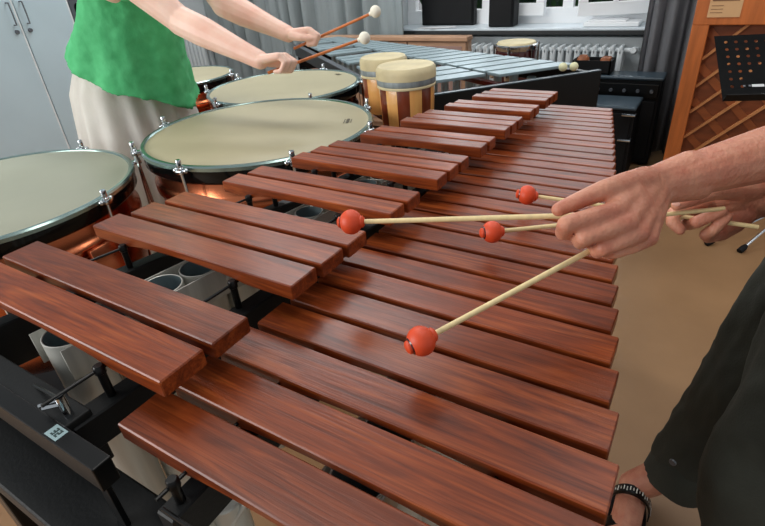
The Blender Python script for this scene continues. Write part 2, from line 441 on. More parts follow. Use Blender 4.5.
# low wooden cabinet below the sill
t = empty('radiator_cover', (-2.1, 3.40, 0))
b = B(); x0, x1, y0, y1, z1 = -2.95, -1.55, 3.375, 3.465, .748
box(b, (x0, y0 + .02, .06), (x1, y1, z1 - .03)); link('carcass', b, 'oak', t, smooth=False)
b = B(); box(b, (x0 - .01, y0 - .01, z1 - .03), (x1 + .01, y1, z1), .004); link('cabinet_top', b, 'oak', t, smooth=False)
for i in range(3):
    w = (x1 - x0) / 3; a = x0 + w * i
    b = B(); box(b, (a + .005, y0, .1), (a + w - .005, y0 + .02, z1 - .035), .003)
    dr = link('door', b, 'oak', t, smooth=False)
    b = B(); box(b, (a + .035, y0 - .004, .14), (a + w - .035, y0 + .004, z1 - .06)); link('door_panel', b, 'pink', dr, smooth=False)
for x in (x0 + .04, x1 - .04):
    b = B(); box(b, (x - .02, y0 + .02, 0), (x + .02, y1 - .02, .06)); link('foot', b, 'oak', t, smooth=False)
tag(t, 'low oak framed cover with pinkish panels beneath the window sill', 'radiator cover')

# dark red drum with chrome rim behind the vibraphone
def conga():
    c = Vector((-1.10, 3.08, -.006)); t = empty('conga_drum', c)
    bb = B(); lathe(bb, c + Vector((0, 0, .18)), [(.08, 0), (.105, .15), (.128, .36), (.122, .54), (.118, .555), (.1, .555), (.1, .5), (.07, 0)], 36); link('drum_shell', bb, 'redlac', t)
    bb = B(); lathe(bb, c + Vector((0, 0, .733)), [(.108, .012), (.122, 0), (.127, .012), (.127, .026), (.119, .032), (.113, .024)], 40); link('hoop', bb, 'chrome', t)
    bb = B(); lathe(bb, c + Vector((0, 0, .74)), [(.118, -.02), (.119, .02), (.11, .034), (0, .037)], 36); link('drumhead', bb, 'bongohead', t)
    for k in range(6):
        a = 2 * PI * k / 6 - PI / 2; p = c + Vector((math.cos(a) * .132, math.sin(a) * .132, 0))
        bb = B(); box(bb, p + Vector((-.02, -.01, .57)), p + Vector((.02, .01, .66)), .006); tube(bb, [p + Vector((0, 0, .6)), p + Vector((0, 0, .765))], .006, 8); link('tension_lug', bb, 'chrome', t)
    for k in range(3):
        a = 2 * PI * k / 3 + .4; bb = B(); tube(bb, [c + Vector((math.cos(a) * .09, math.sin(a) * .09, .3)), c + Vector((math.cos(a) * .2, math.sin(a) * .2, .01))], .009, 8); link('leg', bb, 'chrome', t)
    tag(t, 'dark red lacquered drum with chrome fittings standing before the radiator', 'drum')
conga()

# black crate with wooden odds and ends
t = empty('black_box', (-.70, 3.38, .546))
b = B(); x0, x1, y0, y1, zb, zt = -.815, -.59, 3.315, 3.445, .546, .625
box(b, (x0, y0, zb), (x1, y0 + .008, zt)); box(b, (x0, y1 - .008, zb), (x1, y1, zt)); box(b, (x0, y0, zb), (x0 + .008, y1, zt)); box(b, (x1 - .008, y0, zb), (x1, y1, zt)); box(b, (x0, y0, zb), (x1, y1, zb + .008))
link('crate_body', b, 'blackmat', t, smooth=False); tag(t, 'small open black box on top of the taller black amplifier', 'box')
b = B(); lathe(b, (-.765, 3.375, zb + .009), [(0, 0), (.034, 0), (.040, .04), (.036, .075), (.02, .092), (0, .095)], 20)
tag(link('wooden_shaker', b, 'toy'), 'rusty brown round wooden shaker poking out of the open black box', 'shaker')
b = B(); box(b, (-.66, 3.34, zb + .009), (-.60, 3.42, zb + .092), .012)
tag(link('wood_block', b, 'toy'), 'brown wood block at the right end inside the open black box', 'wood block')

# amplifiers
def amp(x0, x1, y0, y1, z, name, label, panel, handles, feet=.02):
    t = empty(name, ((x0 + x1) / 2, (y0 + y1) / 2, 0))
    bb = B(); box(bb, (x0, y0 + .015, feet), (x1, y1, z - .02), .006); link('cabinet', bb, 'amp', t, smooth=False)
    bb = B(); box(bb, (x0 - .004, y0, z - .022), (x1 + .004, y1, z), .01); link('top_panel', bb, 'amptop', t, smooth=False)
    bb = B(); box(bb, (x0 + .02, y0 + .004, feet + .03), (x1 - .02, y0 + .018, z - (.14 if panel else .04)), .003); link('speaker_cloth', bb, 'blackmat', t, smooth=False)
    if panel:
        bb = B(); box(bb, (x0 + .015, y0 - .004, z - .12), (x1 - .015, y0 + .018, z - .04), .003); cp = link('control_panel', bb, 'black', t, smooth=False)
        for k in range(7):
            bb = B(); lathe(bb, (x0 + .05 + k * (x1 - x0 - .1) / 6, y0 - .004, z - .08), [(0, .014), (.009, .014), (.011, 0)], 12, axis=(0, -1, 0)); link('knob', bb, 'steel', cp)
    for (hx, hz) in handles:
        bb = B(); tube(bb, [(hx - .032, y0 + .002, hz), (hx - .032, y0 - .02, hz), (hx + .032, y0 - .02, hz), (hx + .032, y0 + .002, hz)], .008, 8); link('handle', bb, 'chrome', t)
    for px in (x0 + .04, x1 - .04):
        for py in (y0 + .05, y1 - .04):
            bb = B(); lathe(bb, (px, py, 0), [(0, 0), (.015, 0), (.018, feet + .002), (0, feet + .002)], 12); link('foot', bb, 'blackmat', t)
    tag(t, label, 'amplifier')
amp(-.86, -.375, 3.00, 3.25, .445, 'amplifier', 'low black amplifier case with two chrome handles past the marimba end', False, [(-.405, .405), (-.408, .262)])
amp(-.84, -.29, 3.30, 3.46, .545, 'amplifier', 'taller black amplifier with a row of knobs under its bluish top', True, [])

# upright piano seen from behind
t = empty('upright_piano', (.6, 3.05, 0))
PY = 3.0; px0, px1, pz = -.19, 1.27, 1.26
b = B(); box(b, (px0 + .01, PY + .09, .05), (px1 - .01, PY + .44, pz), .01); link('case', b, 'black', t, smooth=False)
b = B(); box(b, (px0, PY + .06, .12), (px1, PY + .09, pz - .08)); link('soundboard', b, 'pianob', t, smooth=False)
for (a, c2) in ((px0, px0 + .075), (px0 + .70, px0 + .76), (px1 - .075, px1)):
    b = B(); box(b, (a, PY, .06), (c2, PY + .09, pz - .01), .004); link('back_post', b, 'piano', t, smooth=False)
b = B(); box(b, (px0, PY - .002, .86), (px1, PY + .088, pz - .01), .004); link('top_beam', b, 'piano', t, smooth=False)
b = B(); box(b, (px0, PY - .002, .06), (px1, PY + .088, .16), .004); link('bottom_beam', b, 'piano', t, smooth=False)
for i in range(9):
    z0 = .02 + i * .135; xa = px0 + .075; L0 = .62
    s = max(0, (.16 - z0)); e = min(L0, .86 - z0)
    if e - s < .05: continue
    b = B(); p0 = Vector((xa + s, PY + .05, z0 + s)); p1 = Vector((xa + e, PY + .05, z0 + e)); d = (p1 - p0)
    obox(b, (p0 + p1) / 2, d / 2, (0, .010, 0), Vector((-1, 0, 1)).normalized() * .006); link('rib', b, 'rib', t, smooth=False)
for i in range(4):
    z0 = .32 + i * .17; xa = px0 + .075; e = min(.6, z0 - .16)
    b = B(); p0 = Vector((xa, PY + .057, z0)); p1 = Vector((xa + e, PY + .057, z0 - e)); obox(b, (p0 + p1) / 2, (p1 - p0) / 2, (0, .003, 0), Vector((1, 0, 1)).normalized() * .018); link('board_strip', b, 'strip', t, smooth=False)
# paper label with lines of print
b = B(); box(b, (-.135, PY - .005, .895), (-.0, PY - .002, 1.01)); lab = link('paper_label', b, 'label', t, smooth=False)
b = B()
for i, z in enumerate((.99, .978, .966, .945, .93, .915)):
    L_ = .11 if i < 3 else .05
    box(b, (-.125, PY - .0062, z), (-.125 + L_, PY - .005, z + (.007 if i < 3 else .002)))
link('print', b, 'pink2', lab, smooth=False)
for x in (px0 + .1, px1 - .1):
    b = B(); box(b, (x - .03, PY + .1, 0), (x + .03, PY + .40, .055), .006); link('foot', b, 'black', t, smooth=False)
tag(t, 'upright piano seen from behind with orange wooden frame and diagonal ribs', 'piano')

# music stand
t = empty('music_stand', (.42, 2.66, 0))
n0 = Vector((0, -1, .30)).normalized(); up = Vector((0, .30, 1)).normalized()
dc0 = on_y(714, 36, 2.50); 
dth, dph = math.radians(20), math.radians(51)
dc1 = Vector((.0094, 2.35, .6624)); up = Vector((-math.sin(dth) * math.sin(dph), math.cos(dth) * math.sin(dph), math.cos(dph))); ud = Vector((math.cos(dth), math.sin(dth), 0))
dc0 = dc1 + up * .33; n0 = ud.cross(up).normalized()
if n0.y > 0: n0 = -n0
def desk(u, v, w): return dc0 + ud * u - up * v + n0 * w
b = B()
W_, H_ = .46, (dc0 - dc1).length
v8 = [desk(x, y, z) for x in (0, W_) for y in (0, H_) for z in (0, .003)]
rows_, cols_ = 7, 11
# perforated plate: a grid with real round-ish holes
nx, ny = cols_, rows_
hx, hy = W_ * .90 / nx, H_ * .80 / ny
def ringhole(cx, cy, sx, sy, r):
    sq = []; ci = []
    for k in range(8):
        a = 2 * PI * (k + .5) / 8
        c_, s_ = math.cos(a), math.sin(a); m_ = max(abs(c_), abs(s_))
        sq.append(b.verts.new(desk(cx + c_ / m_ * sx, cy + s_ / m_ * sy, 0)))
        ci.append(b.verts.new(desk(cx + c_ * r, cy + s_ * r, 0)))
    for k in range(8): b.faces.new((sq[k], sq[(k + 1) % 8], ci[(k + 1) % 8], ci[k]))
    # square corners
for j in range(ny):
    for i in range(nx):
        cx = W_ * .05 + hx * (i + .5); cy = H_ * .05 + hy * (j + .5)
        if j >= 4 and i >= 2 + (j == 4) * 1:   # solid field with the small labels
            q = [b.verts.new(desk(cx + a * hx / 2, cy + c * hy / 2, 0)) for a, c in ((-1, -1), (1, -1), (1, 1), (-1, 1))]; b.faces.new(q)
            continue
        q = []
        N8 = 12
        outer = []
        for k in range(N8):
            a = 2 * PI * k / N8 + PI / 4; c_, s_ = math.cos(a), math.sin(a); m_ = max(abs(c_), abs(s_))
            outer.append(b.verts.new(desk(cx + c_ / m_ * hx / 2, cy + s_ / m_ * hy / 2, 0)))
        inner = [b.verts.new(desk(cx + math.cos(2 * PI * k / N8 + PI / 4) * .0068, cy + math.sin(2 * PI * k / N8 + PI / 4) * .0068, 0)) for k in range(N8)]
        for k in range(N8): b.faces.new((outer[k], outer[(k + 1) % N8], inner[(k + 1) % N8], inner[k]))
for (a0, a1, c0, c1) in ((0, W_, 0, H_ * .05), (0, W_, H_ * .85, H_), (0, W_ * .05, H_ * .05, H_ * .85), (W_ * .95, W_, H_ * .05, H_ * .85)):
    b.faces.new([b.verts.new(desk(*p, 0)) for p in ((a0, c0), (a1, c0), (a1, c1), (a0, c1))])
bmesh.ops.solidify(b, geom=b.faces[:], thickness=.002)
dk = link('desk', b, 'blackmat', t, smooth=False)
b = B(); obox(b, desk(W_ / 2, H_, .02), ud * (W_ / 2), n0 * .02, up * .002); link('ledge', b, 'blackmat', t, smooth=False)
b = B(); obox(b, desk(.135, H_ * .79, .002), ud * .022, n0 * .001, up * .006); obox(b, desk(.16, H_ * .93, .002), ud * .02, n0 * .001, up * .007); link('white_label', b, 'paper', dk, smooth=False)
b = B()
for k in range(2): obox(b, desk(.085 + .02 * k, H_ * .79, .002), ud * .004, n0 * .001, up * .004)
link('emblem', b, 'steel', dk, smooth=False)
pc = desk(W_ * .42, H_ * .95, -.03); foot = Vector((.42, 2.66, 0))
b = B(); tube(b, [pc + up * .1, pc, Vector((foot.x, foot.y, .40))], .011, 12); tube(b, [Vector((foot.x, foot.y, .45)), Vector((foot.x, foot.y, .08))], .014, 12); link('pole', b, 'black', t)
b = B(); lathe(b, (foot.x, foot.y, .40), [(.014, 0), (.02, .005), (.02, .05), (.014, .055)], 16); link('collar', b, 'black', t)
for tip in (on_z(708, 243, .012), on_z(741, 250, .012), Vector((.62, 2.85, .012))):
    b = B(); tube(b, [Vector((foot.x, foot.y, .17)), Vector(tip)], .006, 8); lg = link('leg', b, 'chrome', t)
    b = B(); dd = (Vector((foot.x, foot.y, .17)) - tip).normalized(); lathe(b, tip - dd * .012, [(0, 0), (.013, .002), (.014, .03), (.009, .045), (0, .046)], 14, axis=dd); link('rubber_foot', b, 'blackmat', lg)
tag(t, 'black perforated music stand on thin tripod legs behind the player', 'music stand')

# wardrobe and steel post at the left
t = empty('wardrobe', (-3.7, 1.2, 0))
WXF = -3.40
ya, yb_ = -.25, 1.77
b = B(); box(b, (-3.95, ya, 0.05), (WXF - .02, yb_, 2.05)); link('carcass', b, 'locker', t, smooth=False)
b = B(); box(b, (-3.93, ya + .03, 0), (WXF - .05, yb_ - .03, .06)); link('plinth', b, 'locker', t, smooth=False)
v = ray(43, 80); sy = CAM.y + v.y * ((WXF - CAM.x) / v.x)
ys = [ya, sy - .98, sy - .49, sy, yb_]
for i in range(4):
    b = B(); box(b, (WXF - .02, ys[i] + .004, .07), (WXF, ys[i + 1] - .004, 2.04), .002); dr = link('door', b, 'locker', t, smooth=False)
    b = B(); yy = ys[i + 1] if i % 2 == 0 else ys[i]
    box(b, (WXF - .001, ys[i + 1] - .010, .07), (WXF + .003, ys[i + 1] - .002, 2.04)); link('door_edging', b, 'seam', dr, smooth=False)
    s = ys[i + 1] - .036 if i % 2 == 0 else ys[i] + .036
    vz = ray(28, 12); zc = CAM.z + vz.z * ((WXF - CAM.x) / vz.x)
    b = B(); tube(b, [(WXF, s, zc + .055), (WXF + .028, s, zc + .055), (WXF + .03, s, zc), (WXF + .028, s, zc - .055), (WXF, s, zc - .055)], .004, 8); link('handle', b, 'steel', dr)
    b = B(); lathe(b, (WXF, s, zc - .09), [(0, .012), (.010, .012), (.012, 0)], 12, axis=(1, 0, 0)); link('lock', b, 'steel', dr)
tag(t, 'pale blue laminate wardrobe with white seams at the left edge', 'wardrobe')
b = B()
for k in range(12):
    pass
pp = at(77, 12, 3.62)
bx = B(); box(bx, (pp.x - .02, pp.y - .045, 0), (pp.x + .02, pp.y + .045, 1.9), .004)
t = empty('steel_rack', (pp.x, pp.y, 0)); link('upright', bx, 'steel', t, smooth=False)
for k in range(9):
    b = B(); lathe(b, (pp.x + .0205, pp.y, .3 + k * .2), [(0, 0), (.022, 0)], 16, axis=(1, 0, 0))
    for v in b.verts: v.co.z = (v.co.z - (.3 + k * .2)) * 1.8 + .3 + k * .2
    bmesh.ops.solidify(b, geom=b.faces[:], thickness=.002); link('slot', b, 'black', t)
b = B(); box(b, (pp.x - .02, pp.y + .35, 0), (pp.x + .02, pp.y + .44, 1.9), .004); link('upright', b, 'seam', t, smooth=False)
for z in (.2, .7, 1.25, 1.8):
    b = B(); box(b, (pp.x - .16, pp.y - .04, z), (pp.x + .018, pp.y + .43, z + .02)); link('shelf', b, 'steel', t, smooth=False)
tag(t, 'grey steel rack upright with dark oval slots beside the wardrobe', 'rack')

# ================================================================== TIMPANI
def timpano(c, zt, r, lugs, hm, label, rods_extra=0):
    c = Vector((c[0], c[1], 0)); t = empty('timpano', c)
    bowl = B(); R0 = r * .955
    prof = [(0, .30), (R0 * .30, .305), (R0 * .55, .335), (R0 * .78, .40), (R0 * .92, .50), (R0 * .985, zt - .17)]
    prof += [(R0 * .99, zt - .13), (R0 * 1.0, zt - .125), (R0 * 1.02, zt - .118), (R0 * 1.02, zt - .100), (R0 * 1.0, zt - .092), (R0 * .985, zt - .085), (R0 * .985, zt - .055), (R0 * .97, zt - .03)]
    lathe(bowl, c, prof, 96); link('bowl', bowl, 'copper', t, ang=60)
    bb = B(); lathe(bb, c, [(R0 * .985, zt - .052), (r - .004, zt - .047), (r + .001, zt - .040), (r + .001, zt - .012), (r - .006, zt - .008)], 96); link('collar', bb, 'collar', t)
    bb = B(); lathe(bb, c, [(r - .002, zt - .014), (r + .004, zt - .010), (r + .004, zt - .001), (r + .0, zt + .003), (r - .008, zt + .003), (r - .012, zt - .002), (r - .012, zt - .012)], 96, close=True); link('counterhoop', bb, 'hoop', t)
    bb = B(); lathe(bb, c, [(r - .010, zt - .001), (r - .022, zt - .001), (r - .028, zt + .002), (r * .5, zt + .003), (0, zt + .003)], 96); hd = link('drumhead', bb, hm, t)
    for a in lugs:
        a = math.radians(a); u = Vector((math.cos(a), math.sin(a), 0)); w = Vector((-u.y, u.x, 0))
        p = c + u * (r + .018)
        bb = B(); obox(bb, c + u * (r + .012) + Vector((0, 0, zt - .006)), u * .016, w * .010, (0, 0, .006), .003)
        lathe(bb, p + Vector((0, 0, zt - .002)), [(0, 0), (.0085, 0), (.0085, .006), (.0062, .008), (.0062, .011), (.0072, .012), (.0072, .025), (.006, .027), (0, .027)], 14)
        sphere(bb, p + w * .016 + Vector((0, 0, zt - .003)), .0065, n=10); sphere(bb, p - w * .016 + Vector((0, 0, zt - .003)), .0065, n=10)
        lg = link('tension_lug', bb, 'chrome', t)
        bb = B(); tube(bb, [p + Vector((0, 0, zt - .01)), c + u * (R0 + .028) + Vector((0, 0, zt - .17))], .0042, 8); link('tension_rod', bb, 'chrome', lg)
    for k in range(4):
        a = math.radians(90 * k + 8); u = Vector((math.cos(a), math.sin(a), 0)); w = Vector((-u.y, u.x, 0))
        bb = B()
        pts = [(R0 + .022, zt - .10), (R0 + .045, zt - .20), (R0 + .03, zt - .40), (R0 * .8, .14)]
        for (ra, za), (rb, zb) in zip(pts, pts[1:]):
            pa = c + u * ra + Vector((0, 0, za)); pb = c + u * rb + Vector((0, 0, zb)); d = pb - pa; nn = d.cross(w).normalized()
            obox(bb, (pa + pb) / 2, d / 2, w * .038, nn * .008, .004)
        link('strut', bb, 'copper', t)
    bb = B(); lathe(bb, c, [(0, .09), (R0 * .86, .09), (R0 * .9, .11), (R0 * .86, .16), (0, .16)], 48); link('base', bb, 'blackmat', t)
    bb = B(); tube(bb, [c + Vector((0, 0, .15)), c + Vector((0, 0, .31))], .03, 14); link('centre_rod', bb, 'chrome', t)
    for k in range(3):
        a = 2 * PI * k / 3 + .5; q = c + Vector((math.cos(a), math.sin(a), 0)) * R0 * .72
        bb = B(); lathe(bb, q + Vector((0, -.012, .045)), [(0, 0), (.045, 0), (.045, .024), (0, .024)], 20, axis=(0, 1, 0)); link('caster', bb, 'blackmat', t)
        bb = B(); tube(bb, [q + Vector((0, 0, .05)), q + Vector((0, 0, .1))], .01, 8); link('caster_stem', bb, 'chrome', t)
    tag(t, label, 'timpano', 'row of copper timpani')
    return t, hd, c
def headmark(hd, c, r, zt, a, rr, sz):
    """small printed oval mark with strokes of lettering near the rim"""
    bb = B(); a = math.radians(a); u = Vector((math.cos(a), math.sin(a), 0)); w = Vector((-u.y, u.x, 0)); o_ = c + u * rr + Vector((0, 0, zt + .0034))
    z = Vector((0, 0, .0003))
    for k in range(5): obox(bb, o_ + w * sz * (-.8 + .4 * k), w * sz * .13, u * sz * (.16 + .08 * (k % 2)), z)
    obox(bb, o_ + u * sz * .42, w * sz * .7, u * sz * .05, z); obox(bb, o_ - u * sz * .42, w * sz * .9, u * sz * .05, z)
    link('printed_mark', bb, 'ink', hd, smooth=False)
T1 = timpano((-1.597, .359), .807, .350, [16, 64, 112, 160, -75, -30, -120, -165], 'headg', 'largest copper kettledrum in the near left corner with grey head')
T2 = timpano((-1.162, .937), .857, .336, [-80, -124, 57, -34, -168, 12], 'head', 'big copper kettledrum in the middle, beside the rosewood bars and left of the bongos')
T3 = timpano((-1.661, 1.613), .807, .333, [-32, 97, -150, 26, 170, -100], 'head', 'copper kettledrum under the beating hands, behind the central one')
T4 = timpano((-2.41, 1.66), .807, .270, [20, -40, -100, -160, 140], 'head', 'smallest copper kettledrum, farthest back, partly hidden by the green shirt')
mp_ = on_z(348, 122, .857) - T2[2]; headmark(T2[1], T2[2], .336, .857, math.degrees(math.atan2(mp_.y, mp_.x)), math.hypot(mp_.x, mp_.y), .024)
headmark(T3[1], T3[2], .333, .807, 62, .27, .022)

# ================================================================== BONGOS
def bongos():
    c1 = at(405.5, 65.5, 1.60); c2 = at(383, 57, 1.745)
    t = empty('bongos', (c1.x, c1.y, 0))
    for c, r, h, m, lb in ((c1, .092, .184, 'stave', None), (c2, .079, .177, 'stave2', 'smaller drum shell')):
        z = c.z; base = Vector((c.x, c.y, z - h))
        bb = B(); lathe(bb, base, [(r * .84, 0), (r * .90, 0), (r * .95, h * .4), (r * .98, h - .035), (r * .94, h - .03), (r * .82, .002)], 64)
        link('drum_shell', bb, m, t, origin=base)
        bb = B(); lathe(bb, base, [(r * .97, h - .052), (r * 1.0, h - .050), (r * 1.015, h - .047), (r * 1.02, h - .032), (r * 1.01, h - .028)], 64)
        link('rim_band', bb, 'band', t)
        bb = B(); lathe(bb, base, [(r * 1.005, h - .058), (r * 1.015, h - .056), (r * 1.015, h - .052), (r * 1.0, h - .050)], 64, close=True); link('lower_ring', bb, 'bongohead', t)
        bb = B(); lathe(bb, base, [(r * 1.0, h - .034), (r * 1.028, h - .032), (r * 1.028, h - .016), (r * 1.02, h - .005), (r * .95, h + .003), (r * .5, h + .004), (0, h + .004)], 64); link('drumhead', bb, 'bongohead', t)
    mid = (c1 + c2) / 2; d = (c2 - c1); d.z = 0; d.normalize(); w = Vector((-d.y, d.x, 0))
    bb = B(); obox(bb, Vector((mid.x, mid.y, mid.z - .11)), d * .03, w * .03, (0, 0, .035), .004); link('centre_block', bb, 'redlac', t, smooth=False)
    zb = c1.z - .184
    bb = B(); obox(bb, Vector((mid.x, mid.y, zb - .008)), d * .14, w * .035, (0, 0, .006), .002); tube(bb, [(mid.x, mid.y, zb - .01), (mid.x, mid.y, .3)], .012, 10); link('stand_pole', bb, 'black', t)
    for k in range(3):
        a = 2 * PI * k / 3 + 1.9; bb = B(); tube(bb, [(mid.x, mid.y, .32), (mid.x + math.cos(a) * .17, mid.y + math.sin(a) * .17, .005)], .008, 8); link('stand_leg', bb, 'black', t)
    tag(t, 'pair of bongos with light and dark striped wooden shells', 'bongos')
bongos()

# ================================================================== VIBRAPHONE
def vibraphone():
    z = .775
    P0 = on_z(404, 99, z); P1 = on_z(600, 70, z); P3 = on_z(296, 44, z); P2 = on_z(338, 39.5, z)
    t = empty('vibraphone', ((P0 + P1 + P2 + P3) / 4).xy.to_3d())
    up_ = Vector((0, 0, 1))
    def slab(a, c, z0, z1, th, nm, m):
        d = (c - a); d.z = 0; L_ = d.length; d.normalize(); w = Vector((-d.y, d.x, 0))
        bb = B(); mid = (a + c) / 2; obox(bb, Vector((mid.x, mid.y, (z0 + z1) / 2)), d * L_ / 2, w * th / 2, (0, 0, (z1 - z0) / 2), .003); return link(nm, bb, m, t, smooth=False)
    slab(P0, P1, .60, z, .025, 'end_panel', 'black'); slab(P0, P1, z, z + .002, .027, 'end_trim', 'amptop')
    slab(P3, P2, .60, z, .025, 'end_panel', 'black'); 
    slab(P0, P3, .70, z - .005, .03, 'side_rail', 'black'); slab(P0, P3, z - .005, z, .034, 'rail_trim', 'steel'); slab(P1, P2, .70, z - .01, .03, 'side_rail', 'black')
    # bars: parallel to the low end, lengths follow the trapezoid
    n = 22; 
    def edge(a, b_, s): return a + (b_ - a) * s
    zb = z + .012
    dirv = (P1 - P0); dirv.z = 0; dirv.normalize(); dir2 = (P2 - P3); dir2.z = 0; dir2.normalize()
    s0, s1 = .035, .985
    tot = sum(1.0 - .35 * i / n for i in range(n)); s = s0
    cents = []
    for i in range(n):
        w = (1.0 - .35 * i / n) / tot * (s1 - s0)
        cents.append((s, s + w)); s += w
    def barobj(sa, sb, u0, u1, dz, nm):
        A0, A1 = edge(P0, P3, sa), edge(P1, P2, sa); B0, B1 = edge(P0, P3, sb), edge(P1, P2, sb)
        p = [A0 + (A1 - A0) * u0, A0 + (A1 - A0) * u1, B0 + (B1 - B0) * u1, B0 + (B1 - B0) * u0]
        bb = B(); lo = [bb.verts.new((q.x, q.y, zb + dz)) for q in p]; hi = [bb.verts.new((q.x, q.y, zb + dz + .012)) for q in p]
        bb.faces.new(hi); bb.faces.new(lo[::-1])
        for k in range(4): bb.faces.new((lo[k], lo[(k + 1) % 4], hi[(k + 1) % 4], hi[k]))
        bmesh.ops.bevel(bb, geom=bb.edges[:], offset=.002, segments=2, affect='EDGES')
        link(nm, bb, 'vibe', t, ang=30)
    for i, (a, c) in enumerate(cents):
        g_ = (c - a) * .09; ln = .44 - .10 * i / n
        barobj(a + g_, c - g_, .53, .955, 0, 'natural_bar')
    pat = [1, 1, 1, 0, 1, 1, 0]
    for i in range(n - 1):
        if pat[i % 7]:
            c = cents[i][1]; w = (cents[i][1] - cents[i][0]) * .41
            barobj(c - w, c + w, .045, .50, 0, 'accidental_bar')
    # damper felt and resonator bank
    slab(P0 + (P1 - P0) * .52, P3 + (P2 - P3) * .52, z - .03, z - .008, .03, 'damper_bar', 'redlac')
    for i, (a, c) in enumerate(cents):
        m_ = (a + c) / 2; 
        q = edge(P0, P3, m_) + (edge(P1, P2, m_) - edge(P0, P3, m_)) * .75
        bb = B(); lathe(bb, (q.x, q.y, .35 + .3 * i / n), [(.012, 0), (.02, 0), (.02, .41 - .3 * i / n), (.018, .41 - .3 * i / n), (.018, .01)], 16); link('resonator_tube', bb, 'vibe', t)
    for P in (P0, P1, P2, P3):
        q = P + ((P0 + P1 + P2 + P3) / 4 - P) * .06
        bb = B(); tube(bb, [(q.x, q.y, .62), (q.x, q.y, .06)], .018, 12); link('leg', bb, 'black', t)
        bb = B(); lathe(bb, (q.x, q.y - .012, .035), [(0, 0), (.035, 0), (.035, .024), (0, .024)], 18, axis=(0, 1, 0)); link('caster', bb, 'blackmat', t)
    tag(t, 'metal barred vibraphone in a black frame behind the bongos', 'vibraphone')
    return z
vibraphone()
def beater(name, ball, tail, rb, rs, mb, ms, label, group, squash=1., cap=True, tip=None):
    ball = Vector(ball); tail = Vector(tail); d = (tail - ball).normalized()
    t = empty(name, ball)
    bb = B(); tube(bb, [ball, tail], [rs * .92, rs], 12); link('shaft', bb, ms, t)
    bb = B(); prof = []
    for i in range(13):
        a = -PI / 2 + PI * i / 12; prof.append((rb * math.cos(a), rb * math.sin(a) * squash))
    lathe(bb, ball, prof, 28, axis=d); hd_ = link('mallet_head', bb, mb, t)
    if cap:
        bb = B(); lathe(bb, ball - d * rb * squash * .93, [(rb * .30, .004), (rb * .46, .001), (rb * .45, -.002), (rb * .3, -.0040), (0, -.0048)], 20, axis=d); link('end_button', bb, mb, hd_)
        bb = B(); lathe(bb, ball - d * rb * squash * .86, [(rb * .46, -.0005), (rb * .53, -.0005), (rb * .60, .0012), (rb * .5, .0015)], 24, axis=d, close=True); link('dark_groove', bb, 'redlac', hd_)
        bb = B(); lathe(bb, ball + d * rb * squash * .90, [(rb * .3, .001), (rb * .50, -.001), (rb * .48, .002), (rb * .35, .004), (rb * .2, .005)], 20, axis=d); link('end_button', bb, mb, hd_)
    else:
        bb = B(); lathe(bb, ball + d * rb * .97, [(rs, .004), (rs * 1.5, .002), (rs * 1.5, -.004), (rs, -.006)], 14, axis=d); link('ferrule', bb, 'white', t)
    tag(t, label, 'mallet', group)
    return t
beater('soft_mallet', on_z(563, 67, .8175), on_z(563, 67, .8175) + Vector((-.07, .31, -.0601)), .0175, .0035, 'cream', 'birch', 'cream round headed mallet on the vibraphone, the left one of the pair', 'mallets lying on the vibraphone', cap=False)
beater('soft_mallet', on_z(574, 66.5, .8175), on_z(574, 66.5, .8175) + Vector((-.07, .31, -.0601)), .0175, .0035, 'cream', 'birch', 'cream round headed mallet on the vibraphone, the right one of the pair', 'mallets lying on the vibraphone', cap=False)

# ================================================================== MARIMBA
ZB = .86; NB = 29
pw = [.070 + (.0368 - .070) * i / (NB - 1) - .034 * (i / (NB - 1)) * (1 - i / (NB - 1)) for i in range(NB)]
E_ = [0]
for w in pw: E_.append(E_[-1] + w)
FILL = .85
XL = lambda y: -.5032 + .0687 * y - .055 * max(0, (y - .35) / 1.02)
XR = lambda y: -.1757 * y - .016 * (max(0, y) / 1.37) ** 3
AL = lambda y: -.9616 + .2847 * y
AR = lambda y: -.4542 + .0436 * y
mar = empty('marimba', (-.45, .7, 0))
def bar(x0, x1, yc, w, ztop, th, arch, name):
    L_ = x1 - x0; n = 20; bb = B(); st = []
    c = .0015
    xs = [(x0, 1), (x0 + c, 0)] + [(x0 + c + (L_ - 2 * c) * i / n, 0) for i in range(1, n)] + [(x1 - c, 0), (x1, 1)]
    for x, e in xs:
        s = (x - x0) / L_
        a = arch * max(0, 1 - ((s - .5) / .30) ** 2) ** .6 if abs(s - .5) < .30 else 0
        zt = ztop - (c if e else 0); zb = ztop - th + a + (c * .6 if e else 0); hw = w / 2 - (c * .7 if e else 0)
        prof = [(-hw, zb + c * .6), (-hw, zt - c), (-hw + c, zt - (0 if not e else 0)), (hw - c, zt), (hw, zt - c), (hw, zb + c * .6), (hw - c, zb), (-hw + c, zb)]
        st.append([bb.verts.new((x, yc + p, z)) for p, z in prof])
    for a, b2 in zip(st, st[1:]):
        for k in range(8): bb.faces.new((a[k], a[(k + 1) % 8], b2[(k + 1) % 8], b2[k]))
    bb.faces.new(st[0][::-1]); bb.faces.new(st[-1])
    return link(name, bb, 'rose', mar, ang=25)
for i in range(NB):
    yc = (E_[i] + E_[i + 1]) / 2
    bar(XL(yc), XR(yc), yc, pw[i] * FILL, ZB, .0225, .012 * (1 - i / NB * .9), 'natural_bar')
accy = []
for o_ in range(4):
    for k in (1, 2, 4, 5, 6):
        i = k + 7 * o_; yc = E_[i]; w = (pw[i - 1] + pw[i]) / 2 * FILL
        accy.append((yc, w)); bar(AL(yc), AR(yc), yc, w, ZB + .051, .0225, .011 * (1 - i / NB * .9), 'accidental_bar')
YE = E_[-1]
